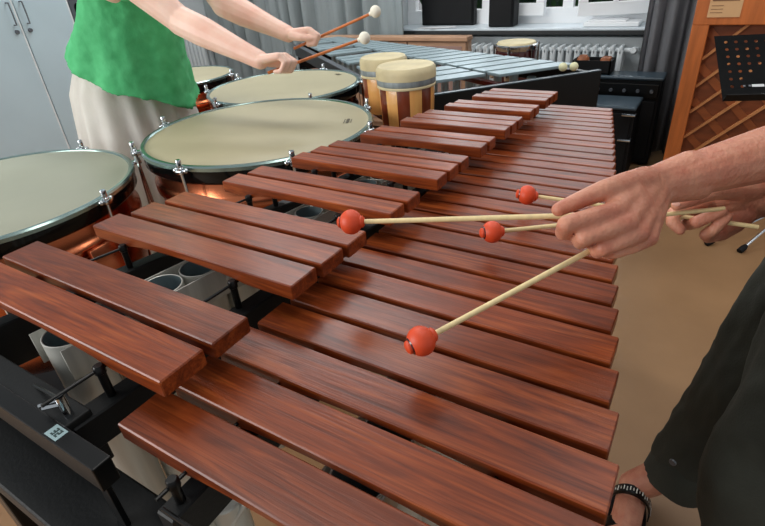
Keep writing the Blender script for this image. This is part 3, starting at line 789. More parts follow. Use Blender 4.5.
# node rails
def rail(fx, y0, y1, zt, h, th, nm='rail'):
    bb = B(); vs = []
    for y in (y0, y1):
        x = fx(y); vs.append([bb.verts.new(p) for p in ((x - th / 2, y, zt - h), (x + th / 2, y, zt - h), (x + th / 2, y, zt), (x - th / 2, y, zt))])
    for k in range(4): bb.faces.new((vs[0][k], vs[0][(k + 1) % 4], vs[1][(k + 1) % 4], vs[1][k]))
    bb.faces.new(vs[0][::-1]); bb.faces.new(vs[1])
    bmesh.ops.bevel(bb, geom=bb.edges[:], offset=.002, segments=1, affect='EDGES')
    return link(nm, bb, 'blackrail', mar, smooth=False)
A1 = lambda y: AL(y) + .20 * (AR(y) - AL(y)); A2 = lambda y: AR(y) - (.215 + .13 * y / 1.37) * (AR(y) - AL(y))
N1 = lambda y: XL(y) + .215 * (XR(y) - XL(y)); N2 = lambda y: XR(y) - .215 * (XR(y) - XL(y))
rail(A1, -.02, YE + .02, ZB - .008, .075, .028); rail(A2, -.02, YE + .02, ZB - .012, .045, .030)
rail(N1, -.03, YE + .02, ZB - .040, .050, .026); rail(N2, -.03, YE + .02, ZB - .040, .060, .030)
def post(x, y, z0, z1):
    bb = B(); lathe(bb, (x, y, z0), [(0, 0), (.0052, 0), (.0052, z1 - z0 - .012), (.0066, z1 - z0 - .011), (.0066, z1 - z0 - .002), (.005, z1 - z0), (0, z1 - z0)], 12)
    link('cord_post', bb, 'black', mar)
def cord(fx, z, y0, y1):
    bb = B(); tube(bb, [(fx(y0 + (y1 - y0) * k / 30), y0 + (y1 - y0) * k / 30, z) for k in range(31)], .0022, 8); link('cord', bb, 'black', mar)
ap = sorted({round(E_[i], 5) for i in range(0, NB + 1)})
na = 0
apost = []
for o_ in range(4):
    for a_ in (.5, 1.5, 2.5, 3.5, 4.5, 5.5, 6.5):
        i = a_ + 7 * o_; k = int(i); yy = E_[k] + (E_[k + 1] - E_[k]) * .5; apost.append(yy)
for fx in (A1, A2):
    for yy in apost: post(fx(yy), yy, ZB - .014, ZB + .034)
for k in range(NB + 1): post(N1(E_[k]), E_[k] - (.010 if k == 0 else 0), ZB - .042, ZB - (.006 if k == 0 else .022))
for k in range(14): post(N2(E_[k]), E_[k] - (.010 if k == 0 else 0), ZB - .042, ZB - (.006 if k == 0 else .022))
cord(A1, ZB + .028, -.03, accy[-1][0] + .02); cord(A2, ZB + .028, -.03, accy[-1][0] + .02); cord(N1, ZB - .014, -.03, YE); cord(N2, ZB - .014, -.03, YE)
# chrome cord tighteners at the low end
bb = B(); tube(bb, [(N1(-.03), -.028, ZB - .03), (N2(-.03), -.028, ZB - .03)], .0022, 8); link('cord', bb, 'black', mar)
for fx, z in ((A2, ZB + .016),):
    bb = B(); x = fx(-.02); 
    for s in (-1, 1): tube(bb, [(x - .004 + s * .006, -.012, z), (x - .022 + s * .004, -.026, z - .004)], .0022, 8)
    lathe(bb, (x, -.012, z - .02), [(0, 0), (.005, 0), (.005, .03), (0, .03)], 10); link('cord_tightener', bb, 'chrome', mar)
# resonator banks
def bank(ys_, xc, ztop, rfun, plate_h, lens):
    tubes = []
    for (yy, w), L_ in zip(ys_, lens):
        r = rfun(w); bb = B(); c = (xc(yy), yy, ztop - L_)
        lathe(bb, c, [(0, 0), (r, 0), (r, L_), (r - .0012, L_ + .0006), (r - .0024, L_)], 32); lathe(bb, c, [(r - .0024, L_), (r - .0024, L_ * .25), (0, L_ * .25)], 32, mi=1)
        rt = link('resonator_tube', bb, ['alu', 'aluin'], mar, ang=35)
        bb = B(); lathe(bb, (c[0], c[1], ztop - .095), [(0, 0), (r - .006, 0), (r - .006, .002), (0, .002)], 24); link('tuning_disc', bb, 'aluin', rt)
    rr = [rfun(w) for _, w in ys_]
    y0 = ys_[0][0] - .03; y1 = ys_[-1][0] + .03
    for s in (-1, 1):
        bb = B(); P = []
        for (y, r) in ((y0, rr[0]), (y1, rr[-1])):
            x = xc(y) + s * (r + .004)
            P.append([bb.verts.new((x + e * .0012, y, z)) for e, z in ((-1, ztop - plate_h), (1, ztop - plate_h), (1, ztop + .001), (-1, ztop + .001))])
        for k in range(4): bb.faces.new((P[0][k], P[0][(k + 1) % 4], P[1][(k + 1) % 4], P[1][k]))
        bb.faces.new(P[0][::-1]); bb.faces.new(P[1])
        for k in range(8):
            y = y0 + (y1 - y0) * (k + .5) / 8; r = rr[0] + (rr[-1] - rr[0]) * (k + .5) / 8
            lathe(bb, (xc(y) + s * (r + .005), y, ztop - plate_h * .45), [(0, .003), (.003, .002), (.0045, 0)], 10, axis=(s, 0, 0))
        link('resonator_side_plate', bb, 'alu', mar, smooth=True, ang=25)
mid_n = lambda y: (XL(y) + XR(y)) / 2; mid_a = lambda y: (AL(y) + AR(y)) / 2
ny_ = [((E_[i] + E_[i + 1]) / 2, pw[i]) for i in range(NB)]
bank(ny_, mid_n, ZB - .050, lambda w: w * .48, .045, [.60 * (1 - .86 * (i / 28) ** .8) for i in range(29)])
ay_ = [(E_[i], (pw[i - 1] + pw[i]) / 2) for i in range(1, 28)]     # the bank runs on under the gaps between the groups
bank(ay_, mid_a, ZB + .010, lambda w: w * .49, .048, [.56 * (1 - .84 * (i / 26) ** .8) for i in range(27)])
# thin bracing struts of the natural bank seen below the first bar
for p_, z_ in ((on_z(228, 508, .72), .742), (on_z(196, 530, .72), .742)):
    bb = B(); r = .0225; lathe(bb, (p_.x, p_.y, .25), [(0, 0), (r, 0), (r, z_ - .252), (r - .002, z_ - .25), (0, z_ - .25)], 28); link('resonator_tube', bb, 'alu', mar)
bb = B(); tube(bb, [on_z(247, 500, .74), on_z(222, 540, .70)], .004, 8); link('brace', bb, 'alu', mar)
# low end: cross board, square rail with a number label, lower board
bb = B(); box(bb, (-.98, -.030, ZB - .085), (-.552, .006, ZB - .003), .002); link('cross_board', bb, 'blackrail', mar, smooth=False)
bb = B(); box(bb, (-1.02, -.0445, ZB - .034), (-.468, -.024, ZB + .0), .0015); er = link('end_rail', bb, 'black', mar, smooth=False)
bb = B(); box(bb, (-.560, -.0415, ZB + .0), (-.538, -.0270, ZB + .0006)); nl = link('number_label', bb, 'lightlabel', er, smooth=False)
bb = B()
for gi, ch in enumerate('32'):
    for j, c_ in enumerate(GLYPH[ch]):
        if c_ == '1':
            # read from the low end
            cx, cy = j % 3, j // 3
            X = -.5535 + gi * .0062 + cx * .0015; Y = -.0295 - cy * .0018
            box(bb, (X, Y - .0018, ZB + .0006), (X + .0015, Y, ZB + .0010))
link('number', bb, 'bluedk', nl, smooth=False)
bb = B(); box(bb, (-1.02, -.084, ZB - .135), (-.40, .004, ZB - .105), .003); link('end_board', bb, 'blackrail', mar, smooth=False)
bb = B(); box(bb, (-.492, -.040, ZB - .106), (-.474, -.034, ZB - .033), .001); link('bracket', bb, 'black', mar, smooth=False)
bb = B(); box(bb, (-1.0, -.075, .62), (-.05, -.045, ZB - .134), .003); link('end_board', bb, 'blackrail', mar, smooth=False) if False else bb.free()
# chrome cross tube with its knob
kp = on_z(12, 371, ZB - .02)
bb = B(); lathe(bb, kp + Vector((-.16, .0, 0)), [(0, 0), (.011, 0), (.011, .155), (.008, .158), (.008, .165), (.0125, .167), (.0125, .178), (.006, .18), (0, .18)], 20, axis=(1, -.03, 0)); link('height_knob', bb, 'chrome', mar)
bb = B(); tube(bb, [kp + Vector((.01, 0, -.005)), Vector((A2(-.01), -.012, ZB + .022))], .0022, 8); link('tension_wire', bb, 'black', mar)
# high end board
bb = B(); box(bb, (AL(YE) + .02, YE + .020, ZB - .14), (XR(YE) + .0, YE + .042, ZB - .045), .003); link('end_board', bb, 'black', mar, smooth=False)
# legs
for (x, y) in ((-.93, -.04), (-.08, -.04), (AL(YE) + .06, YE + .04), (XR(YE) - .06, YE + .04)):
    zt = ZB - .13 if y < 0 else ZB - .1
    bb = B(); box(bb, (x - .022, y - .022, .07), (x + .022, y + .022, zt), .004); link('leg', bb, 'black', mar, smooth=False)
    bb = B(); lathe(bb, (x, y - .014, .036), [(0, 0), (.036, 0), (.036, .028), (0, .028)], 20, axis=(0, 1, 0)); link('caster', bb, 'blackmat', mar)
bb = B(); box(bb, (-.95, -.05, .18), (-.06, -.03, .22), .003); link('crossbar', bb, 'black', mar, smooth=False)
bb = B(); tube(bb, [(-.5, -.04, .20), ((AL(YE) + XR(YE)) / 2, YE + .03, .20)], .014, 10); link('long_brace', bb, 'black', mar)
bb = B(); box(bb, (AL(YE) + .04, YE + .03, .18), (XR(YE) - .04, YE + .05, .22), .003); link('crossbar', bb, 'black', mar, smooth=False)
bb = B(); box(bb, (-.40, -.075, ZB - .15), (-.02, -.045, ZB - .11), .003); link('crossbar', bb, 'black', mar, smooth=False) if False else bb.free()
tag(mar, 'large marimba with reddish rosewood bars filling the foreground', 'marimba')

# ================================================================== PLAYER'S MALLETS
BR = .0172
beater('marimba_mallet', at(421, 341, .562), at(640, 224, .628), BR, .0036, 'ball', 'birch', 'red headed mallet lowest in the picture, held over the wide bars', 'red headed marimba mallets', .92)
beater('marimba_mallet', at(351, 222, .70), at(612, 214.5, .628), BR, .0036, 'ball', 'birch', 'red headed mallet reaching farthest left, under the thumb of the near hand', 'red headed marimba mallets', .92)
beater('marimba_mallet', at(492, 232, .785), at(724, 208.5, .815), BR, .0036, 'ball', 'birch', 'red headed mallet between the two others, running behind the near fingers', 'red headed marimba mallets', .92)
beater('marimba_mallet', at(527, 195, .90), at(758, 227, .825), BR, .0036, 'ball', 'birch', 'red headed mallet farthest up the bars, its butt showing past the far hand', 'red headed marimba mallets', .92)

# ================================================================== MARIMBA PLAYER
def head_parts(bm, c, yaw, s=1.):
    """adds a head to the body; c is the centre of the skull; returns local axes"""
    f = Vector((math.cos(yaw), math.sin(yaw), 0)); l = Vector((-f.y, f.x, 0)); u = Vector((0, 0, 1))
    P = lambda a, b_, c_: c + (f * a + l * b_ + u * c_) * s
    cone(bm, P(-.015, 0, .03), P(.02, 0, .03), .082 * s, .075 * s); cone(bm, P(.03, 0, -.02), P(.045, 0, -.075), .062 * s, .035 * s)
    cone(bm, P(.045, .02, -.06), P(.0, .045, -.05), .03 * s, .03 * s); cone(bm, P(.045, -.02, -.06), P(.0, -.045, -.05), .03 * s, .03 * s)
    cone(bm, P(.092, 0, .01), P(.108, 0, -.028), .008 * s, .013 * s); cone(bm, P(.1, .0, -.03), P(.09, 0, -.035), .012 * s, .014 * s)
    for q in (-1, 1):
        cone(bm, P(.08, q * .045, .025), P(.085, q * .015, .025), .012 * s, .012 * s); cone(bm, P(.0, q * .078, .015), P(-.01, q * .082, -.02), .014 * s, .009 * s)
    cone(bm, P(.088, -.018, -.058), P(.088, .018, -.058), .009 * s, .009 * s)
    return P
def face_features(P, parent, s=1.):
    for q in (-1, 1):
        bb = B(); sphere(bb, P(.083, q * .031, .004), .0125 * s, n=14); e = link('eye', bb, 'eye', parent)
        bb = B(); sphere(bb, P(.0945, q * .031, .004), .0045 * s, n=10); link('iris', bb, 'blackmat', e)
    bb = B(); cone(bb, P(.096, -.02, -.058), P(.096, .02, -.058), .005 * s, .005 * s); link('mouth', bb, 'lip', parent)
def hair(P, parent, m, s=1., long=False):
    bb = B(); cone(bb, P(-.025, 0, .045), P(.015, 0, .058), .090 * s, .078 * s); cone(bb, P(-.05, 0, .02), P(-.045, 0, -.05), .07 * s, .055 * s)
    for q in (-1, 1): cone(bb, P(-.02, q * .062, .02), P(-.03, q * .06, -.03), .03 * s, .02 * s)
    if long: cone(bb, P(-.06, 0, .0), P(-.07, 0, -.17), .06 * s, .045 * s)
    bb = fuse(bb, .006, 4); wrinkle(bb, .004, 40, sz=(1, 1, .2)); link('hair', bb, m, parent)

def man():
    bm = B(); hnd = B()
    V = Vector
    # --- near (left) arm and hand
    wr = at(654, 185, .650); el = at(826, 138, .70)
    sh = V((.24, .66, 1.33))
    cone(bm, sh, el, .050, .042)
    chain(bm, [(el, .041), (el.lerp(wr, .35), .0375), (el.lerp(wr, .7), .0300), (wr + (el - wr) * .06, .0225)])
    cone(bm, at(655, 177, .647), at(690, 168, .660), .0155, .023); cone(bm, at(659, 193, .650), at(696, 183, .664), .0150, .023)
    # back of the hand
    kn = [at(616, 211, .590), at(628, 223, .586), at(640, 233, .592), at(650, 238, .606)]
    ws = [at(649, 177, .642), at(655, 183, .640), at(659, 190, .642), at(662, 196, .646)]
    for k_, w_, r0, r1 in zip(kn, ws, (.0125, .0122, .0115, .0105), (.0145, .0145, .0145, .0135)): cone(bm, w_ + FW * .004, k_ + FW * .003, r1, r0)
    cone(bm, kn[0] + FW * .006, kn[3] + FW * .006, .011, .010); cone(bm, at(632, 196, .618), at(650, 218, .622), .017, .015)
    for k_, w_ in zip(kn, ws): cone(bm, w_.lerp(k_, .35) + FW * -.0085, k_ + FW * -.0080, .0028, .0042)
    # thumb, lying along the top shaft
    chain(bm, [(at(645, 180, .636), .0175), (at(626, 184, .618), .0150), (at(604, 190, .604), .0125), (at(580, 200, .597), .0104), (at(558.5, 209.5, .594), .0086)])
    cone(bm, at(628, 190, .620), at(622, 204, .608), .013, .010)
    # fingers
    chain(bm, [(kn[0], .0122), (at(594, 217, .576), .0112), (at(566, 224.5, .570), .0104)]); chain(bm, [(at(566, 224.5, .570), .0102), (at(563, 233, .592), .0092), (at(580, 233, .618), .0085)])
    chain(bm, [(kn[1], .0118), (at(606, 231, .575), .0104), (at(584, 238, .572), .0098)]); chain(bm, [(at(584, 238, .572), .0096), (at(580, 242, .594), .0088), (at(594, 239, .618), .0082)])
    chain(bm, [(kn[2], .0110), (at(620, 242, .582), .0096), (at(603, 248.5, .582), .0090)]); chain(bm, [(at(603, 248.5, .582), .0088), (at(597, 252, .598), .0082), (at(606, 248, .620), .0078)])
    chain(bm, [(kn[3], .0100), (at(634, 246, .598), .0086), (at(616, 252, .602), .0080)]); chain(bm, [(at(616, 252, .602), .0080), (at(608, 253, .616), .0076), (at(618, 249, .630), .0072)])
    # --- far (right) arm and hand
    wr2 = at(800, 184, .885); el2 = V((.27, 1.0, 1.03)); sh2 = V((.24, 1.02, 1.34))
    cone(bm, sh2, el2, .052, .045); chain(bm, [(el2, .044), (el2.lerp(wr2, .35), .043), (el2.lerp(wr2, .85), .030), (wr2, .028)])
    cone(bm, wr2, at(765, 192, .872), .028, .027)
    cone(bm, at(780, 184, .87), at(738, 192, .845), .024, .021); cone(bm, at(778, 200, .885), at(738, 211, .870), .024, .021); cone(bm, at(760, 197, .86), at(732, 200, .86), .026, .020)
    cone(bm, at(738, 194, .846), at(712, 199, .865), .019, .015); cone(bm, at(745, 215, .865), at(728, 226, .865), .018, .013)
    chain(bm, [(at(752, 189, .845), .021), (at(728, 190, .826), .0165), (at(711, 192, .812), .0140), (at(694, 199, .806), .0112), (at(677, 205, .804), .0092)])
    chain(bm, [(at(712, 199, .865), .0135), (at(690, 207, .860), .0120), (at(674, 213, .850), .0110), (at(672, 222, .842), .0100), (at(680, 230, .836), .0085)])
    chain(bm, [(at(722, 206, .880), .0130), (at(700, 217, .880), .0120), (at(687, 224, .862), .0112), (at(697, 222, .838), .0105), (at(717, 213, .822), .0092), (at(722, 211, .820), .0088)])
    chain(bm, [(at(730, 216, .880), .0120), (at(712, 232, .875), .0110), (at(706, 235, .856), .0105), (at(714, 229, .836), .0098), (at(727, 217, .824), .0086)])
    chain(bm, [(at(738, 226, .880), .0105), (at(722, 235, .875), .0100), (at(708, 238, .868), .0092), (at(705, 234, .850), .0085)])
    # --- torso, neck, head, legs
    pel = V((.26, .84, .92)); chest = V((.28, .84, 1.24))
    cone(bm, pel + V((0, -.08, 0)), pel + V((0, .08, 0)), .10, .10); cone(bm, pel, chest, .13, .13); cone(bm, chest + V((0, -.12, .04)), chest + V((0, .12, .04)), .10, .10)
    cone(bm, chest + V((0, -.15, .09)), chest + V((0, .15, .09)), .06, .06); cone(bm, chest + V((-.0, 0, .12)), V((.20, .84, 1.47)), .06, .055)
    cone(bm, sh, chest + V((0, -.1, .07)), .058, .07); cone(bm, sh2, chest + V((0, .1, .07)), .058, .07)
    hc = V((.16, .82, 1.56)); P = head_parts(bm, hc, PI + .25)
    hip1, kn1, an1 = V((.24, .73, .88)), V((.175, .60, .50)), V((.25, .50, .09))
    hip2, kn2, an2 = V((.26, .93, .88)), at(750, 378, 1.06), on_z(634, 486, .10)
    toe2 = on_z(618, 556, .03)
    for h, k, a, to in ((hip1, kn1, an1, V((.04, .48, .03))), (hip2, kn2, an2, toe2)):
        chain(bm, [(h, .085), (k, .058), *([(k.lerp(a, .35), .055)] if a is an1 else [(at(722, 424, 1.14), .055), (at(684, 466, 1.215), .043)]), (a, .036)])
        df = (to - a); df.z = 0; df.normalize(); wf_ = V((-df.y, df.x, 0)); hl = a - df * .04 + V((0, 0, -.062))
        cone(bm, a, hl, .034, .028)
        chain(bm, [(a + V((0, 0, -.02)) + df * .01, .034), (a.lerp(to, .5) + V((0, 0, -.01)), .034), (to, .024)])
        w = wf_ * .036; cone(bm, hl, to + w * .6, .026, .022); cone(bm, hl, to - w * .6, .026, .022)
        for k5, (oy, ox, rr) in enumerate(((-.032, -.015, .013), (-.014, -.022, .0105), (.003, -.022, .010), (.019, -.017, .0095), (.033, -.006, .009))):
            cone(bm, to + wf_ * oy - df * .01 + V((0, 0, -.006)), to + wf_ * oy + df * (.012 - ox) + V((0, 0, -.012)), rr, rr * .9)
    bm = fuse(bm, .0024, 5, .5)
    root = link('person', bm, 'skinm', None, origin=V((.2, .75, 0)), ang=180)
    # nails
    for p, n_, u_ in ((at(676, 203.6, .7955), (-FW - DN * .6).normalized(), RT),):
        bb = B(); sphere(bb, (0, 0, 0), .0058, s=(1.15, .9, .2), n=14)
        zz = n_.normalized(); xx = (u_ - zz * u_.dot(zz)).normalized(); yy = zz.cross(xx)
        for v in bb.verts: v.co = p + xx * v.co.x + yy * v.co.y + zz * v.co.z
        link('fingernail', bb, 'nail', root)
    face_features(P, root); hair(P, root, 'hair2')
    # clothes
    tr = B()
    cone(tr, pel + V((0, -.08, .04)), pel + V((0, .08, .04)), .125, .125); cone(tr, pel + V((0, -.07, -.05)), pel + V((0, .07, -.05)), .13, .13)
    chain(tr, [(hip1, .112), (kn1, .086), (kn1.lerp(an1, .55), .088), (kn1.lerp(an1, .80), .082)])
    chain(tr, [(hip2, .112), (kn2, .092), (at(722, 418, 1.13), .086), (at(688, 460, 1.205), .070)])
    tr = fuse(tr, .008, 4)
    wrinkle(tr, .012, 9, 3, (1, 1, .6)); wrinkle(tr, .005, 26, 7, (1, 1, .5))
    tro = link('trousers', tr, 'olive', root)
    for k, a, s0, r in ((at(722, 418, 1.13), at(672, 482, 1.24), .74, .070), (kn1, an1, .86, .080)):
        bb = B(); c0 = k.lerp(a, s0); ax = (a - k)
        lathe(bb, c0, [(r * .55, .058), (r * .8, .064), (r, .055), (r * 1.05, .02), (r * 1.04, -.01), (r * .9, -.03)], 32, axis=ax); wrinkle(bb, .006, 20, 2)
        link('cuff', bb, 'olive', tro)
    bb = B(); lathe(bb, at(673, 462, 1.125), [(0, .004), (.007, .004), (.008, 0)], 14, axis=(-.4, -.9, 0)); link('button', bb, 'steel', tro)
    ts = B(); cone(ts, pel + V((0, -.07, .08)), pel + V((0, .07, .08)), .135, .135); cone(ts, pel + V((0, 0, .1)), chest, .15, .145); cone(ts, chest + V((0, -.13, .05)), chest + V((0, .13, .05)), .105, .105)
    for s_, e_ in ((sh, el), (sh2, el2)): cone(ts, s_, s_.lerp(e_, .5), .072, .064); cone(ts, s_, chest + V((0, 0, .08)), .07, .08)
    ts = fuse(ts, .010, 5); wrinkle(ts, .006, 9); link('t_shirt', ts, 'tee', root)
    # sandals
    for a, to in ((an1, V((.04, .48, .03))), (an2, toe2)):
        d = (to - a); d.z = 0; L_ = d.length; d.normalize(); w = V((-d.y, d.x, 0)); base = V((a.x, a.y, 0)) - d * .06
        bb = B(); n = 24; prev = None; top = []; bot = []
        for side in (1, -1):
            for i in range(13):
                s_ = i / 12 if side == 1 else 1 - i / 12
                x = s_ * (L_ + .105); hw = (.034 + .014 * math.sin(min(1, s_ * 1.1) * PI * .75)) * math.sqrt(max(.02, 1 - (2 * s_ - 1) ** 6))
                top.append(base + d * x + w * hw * side)
        tv = [bb.verts.new(p + V((0, 0, .020))) for p in top]; bv = [bb.verts.new(p + V((0, 0, .002))) for p in top]
        bb.faces.new(tv); bb.faces.new(bv[::-1])
        for i in range(len(tv)): bb.faces.new((tv[i], tv[(i + 1) % len(tv)], bv[(i + 1) % len(tv)], bv[i]))
        sd = link('sandal', bb, 'blackmat', root, smooth=False)
        def strap(s_, h, wd, tilt, nm='strap'):
            q = B(); c = base + d * s_; N_ = 18; rg = []
            for i in range(N_ + 1):
                al = PI * i / N_; hh = .010 + h * math.sin(al) ** .8; ww = .046 * math.cos(al)
                rg.append([q.verts.new(c + w * ww * k2 + d * (e + tilt * math.sin(al)) + V((0, 0, hh * k2))) for e, k2 in ((-wd, 1), (wd, 1), (wd, 1.07), (-wd, 1.07))])
            for x_, y_ in zip(rg, rg[1:]):
                for k2 in range(4): q.faces.new((x_[k2], x_[(k2 + 1) % 4], y_[(k2 + 1) % 4], y_[k2]))
            q.faces.new(rg[0][::-1]); q.faces.new(rg[-1])
            return link(nm, q, 'black', sd)
        s1 = strap(.15, .062, .013, .0); strap(.065, .112, .012, .03); strap(L_ + .03, .045, .012, .0)
        # pale zigzag pattern woven in the front strap
        q = B()
        for i in range(21):
            al = PI * (i + 1) / 22; c = base + d * (.065 + .03 * math.sin(al)); hh = .010 + .112 * math.sin(al) ** .8
            p = c + w * .046 * math.cos(al) * 1.075 + V((0, 0, hh * 1.075)); obox(q, p, d * .0045 + V((0, 0, .0015 * (-1) ** i)), w * .0012, V((0, 0, .0012)))
            if i % 3 == 0: sphere(q, p + d * .006, .0022, n=6)
        link('strap_pattern', q, 'alu', s1)
    tag(root, 'person in dark olive trousers and black sandals holding four red headed mallets over the bars', 'person')
man()

# ================================================================== TIMPANI PLAYER
def woman():
    bm = B(); V = Vector
    def fist(wr, ax, palm_n, tip_dir, side, th=1.):
        """loosely closed hand: wr wrist, ax forearm direction, fingers fold to palm side; side = across the knuckles"""
        ax = ax.normalized() * th; sd = side.normalized() * th; pn = palm_n.normalized() * th
        for k in range(4):
            o = sd * (.028 - .0185 * k); w0 = wr + ax * .006 + o * .6; k0 = wr + ax * (.082 - .004 * abs(k - 1)) + o * 1.02 - pn * .004
            cone(bm, w0, k0, .0155 * th, .0118 * th)
            p1 = k0 + ax * (.032 - .003 * k) + pn * .020; p2 = p1 + pn * .026 - ax * .012; p3 = p2 - ax * .020 + pn * .0
            r = (.0098 - .0006 * k) * th
            chain(bm, [(k0, r * 1.12), (p1, r * 1.03), (p2, r * .95), (p3, r * .85)])
        t0 = wr + ax * .022 + sd * .026 + pn * .008; t1 = wr + ax * .055 + sd * .040 + pn * .018; t2 = t1 + ax * .032 + pn * .006 - sd * .004; t3 = t2 + ax * .022 - sd * .010 + pn * .002
        chain(bm, [(t0, .0165 * th), (t1, .0125 * th), (t2, .0105 * th), (t3, .0085 * th)])
        return k0
    pel = V((-1.80, .99, .98)); chest = V((-1.70, .99, 1.25))
    sh1, sh2 = V((-1.60, .84, 1.36)), V((-1.60, 1.18, 1.36))
    el1 = at(181, 21, 1.46); wr1 = at(260, 60, 1.40); el2 = at(224, 4, 1.62); wr2 = at(288, 34, 1.53)
    chain(bm, [(sh1, .048), (sh1.lerp(el1, .6), .046), (el1, .039)]); chain(bm, [(el1, .041), (el1.lerp(wr1, .3), .041), (el1.lerp(wr1, .8), .028), (wr1, .025)])
    chain(bm, [(sh2, .048), (sh2.lerp(el2, .6), .046), (el2, .039)]); chain(bm, [(el2, .041), (el2.lerp(wr2, .3), .040), (el2.lerp(wr2, .8), .027), (wr2, .024)])
    ax1 = RT * .92 - DN * .02 - FW * .2; ax2 = RT * .9 - DN * .05 - FW * .1
    pn = (DN * .85 + FW * .35 - RT * .1).normalized()
    s1 = ax1.cross(pn).normalized(); 
    if s1.dot(FW) < 0: s1 = -s1          # thumb side away from camera for near hand
    fist(wr1, ax1, pn, None, s1, .84); s2 = ax2.cross(pn).normalized()
    if s2.dot(FW) > 0: s2 = -s2
    fist(wr2, ax2, (DN * .8 + FW * .3).normalized(), None, s2, .84)
    cone(bm, pel + V((0, -.06, -.02)), pel + V((0, .06, -.02)), .105, .105); cone(bm, pel, chest, .10, .10); cone(bm, chest + V((0, -.1, .04)), chest + V((0, .1, .04)), .085, .085)
    for s in (-1, 1): cone(bm, chest + V((.07, s * .075, .0)), chest + V((.06, s * .07, .03)), .06, .05)
    cone(bm, sh1, chest + V((.02, -.05, .09)), .05, .055); cone(bm, sh2, chest + V((.02, .05, .09)), .05, .055)
    cone(bm, chest + V((.04, 0, .11)), V((-1.60, 1.0, 1.50)), .05, .045)
    hc = V((-1.555, 1.0, 1.60)); P = head_parts(bm, hc, .05, .95)
    for s in (-1, 1):
        h = pel + V((-.02, s * .075, -.06)); k = V((-1.87, .98 + s * .08, .50)); a = V((-1.90, .97 + s * .10, .09))
        chain(bm, [(h, .078), (k, .052), (k.lerp(a, .3), .050), (a, .033)]); chain(bm, [(a + V((-.02, 0, -.055)), .03), (a + V((.06, 0, -.045)), .032), (a + V((.15, 0, -.062)), .022)])
        for q in range(5): cone(bm, a + V((.14, (-.03 + .015 * q), -.07)), a + V((.175 - .004 * abs(q - 2), (-.032 + .016 * q), -.075)), .011, .009)
    bm = fuse(bm, .0026, 4)
    root = link('person', bm, 'skinw', None, origin=V((-1.86, .97, 0)), ang=180)
    face_features(P, root, .95); hair(P, root, 'hairb', .95, True)
    # skirt
    bb = B(); rings = []; N_ = 120
    for j in range(26):
        s_ = j / 25; z = 1.10 - s_ * .84; rg = []
        for i in range(N_):
            a = 2 * PI * i / N_; fl = .120 + .115 * s_ ** .45; fl2 = .145 + .110 * s_ ** .45; cx_ = -1.745 - .10 * min(1, s_ * 5)
            pl = 1 + (.03 + .06 * s_) * math.sin(a * 17 + 1.3 * math.sin(a * 3)) * min(1, s_ * 2.5) + .02 * math.sin(a * 5 + s_ * 3)
            rg.append(bb.verts.new((cx_ + math.cos(a) * fl * pl, pel.y + .01 + math.sin(a) * fl2 * pl, z)))
        rings.append(rg)
    for a, c in zip(rings, rings[1:]):
        for i in range(N_): bb.faces.new((a[i], a[(i + 1) % N_], c[(i + 1) % N_], c[i]))
    bmesh.ops.solidify(bb, geom=bb.faces[:], thickness=.003)
    link('skirt', bb, 'skirt', root, ang=80)
    # shirt: loose, hem dips at the front and rises at the back
    ts = B(); rings = []; N_ = 72; hem0 = .93
    secs = [(1.40, .06, .10, -1.66), (1.37, .085, .15, -1.665), (1.30, .105, .150, -1.675), (1.22, .115, .150, -1.685), (1.12, .130, .158, -1.71), (1.02, .160, .175, -1.745), (.97, .170, .19, -1.758), (.93, .182, .20, -1.765)]
    for (z, rx, ry, cx) in secs:
        rg = []
        for i in range(N_):
            a = 2 * PI * i / N_; k = max(0, min(1, (1.22 - z) / .29))
            pl = 1 + k * .035 * math.sin(a * 7 + 1) + k * .02 * math.sin(a * 12 + 2)
            tilt = k * (-.100 * math.cos(a - .55) - .010 * math.sin(a * 4) + .030)
            rg.append(ts.verts.new((cx + math.cos(a) * rx * pl, .985 + math.sin(a) * ry * pl, z + tilt)))
        rings.append(rg)
    for a, c in zip(rings, rings[1:]):
        for i in range(N_): ts.faces.new((a[i], a[(i + 1) % N_], c[(i + 1) % N_], c[i]))
    ts.faces.new(rings[0]); ts.faces.new(rings[-1][::-1])
    for s_, e_ in ((sh1, el1), (sh2, el2)): cone(ts, s_ + V((-.03, 0, 0)), s_.lerp(e_, .42), .070, .068); cone(ts, s_, V((chest.x, .99, 1.30)), .065, .09)
    ts = fuse(ts, .007, 3)
    wrinkle(ts, .010, 8, 1, (1, 1, .5)); wrinkle(ts, .004, 24, 5)
    link('shirt', ts, 'green', root, ang=80)
    for s in (-1, 1):
        bb = B(); a = V((-1.90, .97 + s * .10, 0)); 
        obox(bb, a + V((.05, 0, .008)), (.125, 0, 0), (0, .042, 0), (0, 0, .007), .005); link('shoe_sole', bb, 'blackmat', root)
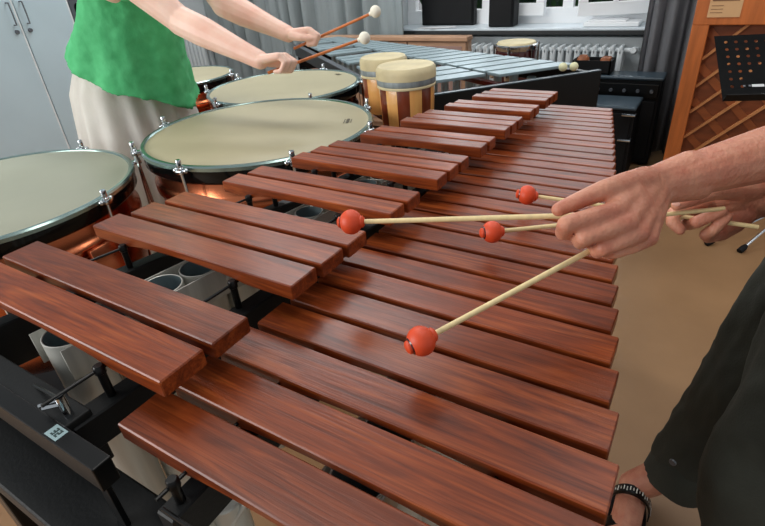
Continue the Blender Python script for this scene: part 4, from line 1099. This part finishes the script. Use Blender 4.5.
    tag(root, 'person in loose green shirt and cream skirt beating the timpani with white headed mallets', 'person')
    return wr1, wr2
w1_, w2_ = woman()
def tmallet(ball, grip, tail, label):
    beater('timpani_mallet', ball, tail, .0165, .0042, 'white', 'brownshaft', label, 'white headed timpani mallets', .95, cap=False)
tmallet(at(375.5, 11.5, 1.46), None, at(294, 48.5, 1.56), 'white headed mallet with brown shaft, the upper of the two raised ones')
tmallet(at(364.5, 38, 1.40), None, at(268, 73, 1.435), 'white headed mallet with brown shaft, the lower of the two raised ones')

# ================================================================== LIGHT
w = bpy.data.worlds.new('world'); SC.world = w; w.use_nodes = True
bg = w.node_tree.nodes['Background']; bg.inputs[0].default_value = (.93, .97, 1, 1); bg.inputs[1].default_value = .43
def area(name, loc, target, sx, sy, power, col=(1, 1, 1)):
    l = bpy.data.lights.new(name, 'AREA'); l.shape = 'RECTANGLE'; l.size = sx; l.size_y = sy; l.energy = power; l.color = col
    o = bpy.data.objects.new(name, l); COL.objects.link(o); o.location = loc
    o.rotation_euler = (Vector(target) - Vector(loc)).to_track_quat('-Z', 'Y').to_euler(); return o
area('daylight_back_window', (-1.35, 4.5, 1.9), (-1.0, 1.0, .7), 1.9, 1.4, 30, (.92, .97, 1))
area('daylight_near_window', (-2.9, -2.1, 1.75), (-1.3, 1.0, .9), 2.4, 1.6, 98, (1, .985, .96))
area('overhead_fill', (-.9, .6, 2.85), (-.9, .6, 0), 2.0, .4, 14, (1, .96, .90))  # unseen fill added above the marimba for general top light
area('overhead_fill', (-2.6, 2.3, 2.85), (-2.6, 2.6, 0), 2.6, .6, 52, (.97, .99, 1))  # added fill, out of view, to brighten the rear left and its curtain
area('overhead_fill', (.6, 2.0, 2.85), (.4, 2.6, 0), 2.0, .5, 14, (1, .98, .95))  # added fill, out of view, to lift the dim right curtain

SC.view_settings.view_transform = 'Standard'; SC.view_settings.look = 'None'; SC.view_settings.gamma = 1; SC.view_settings.exposure = 0
SC.view_settings.use_curve_mapping = False
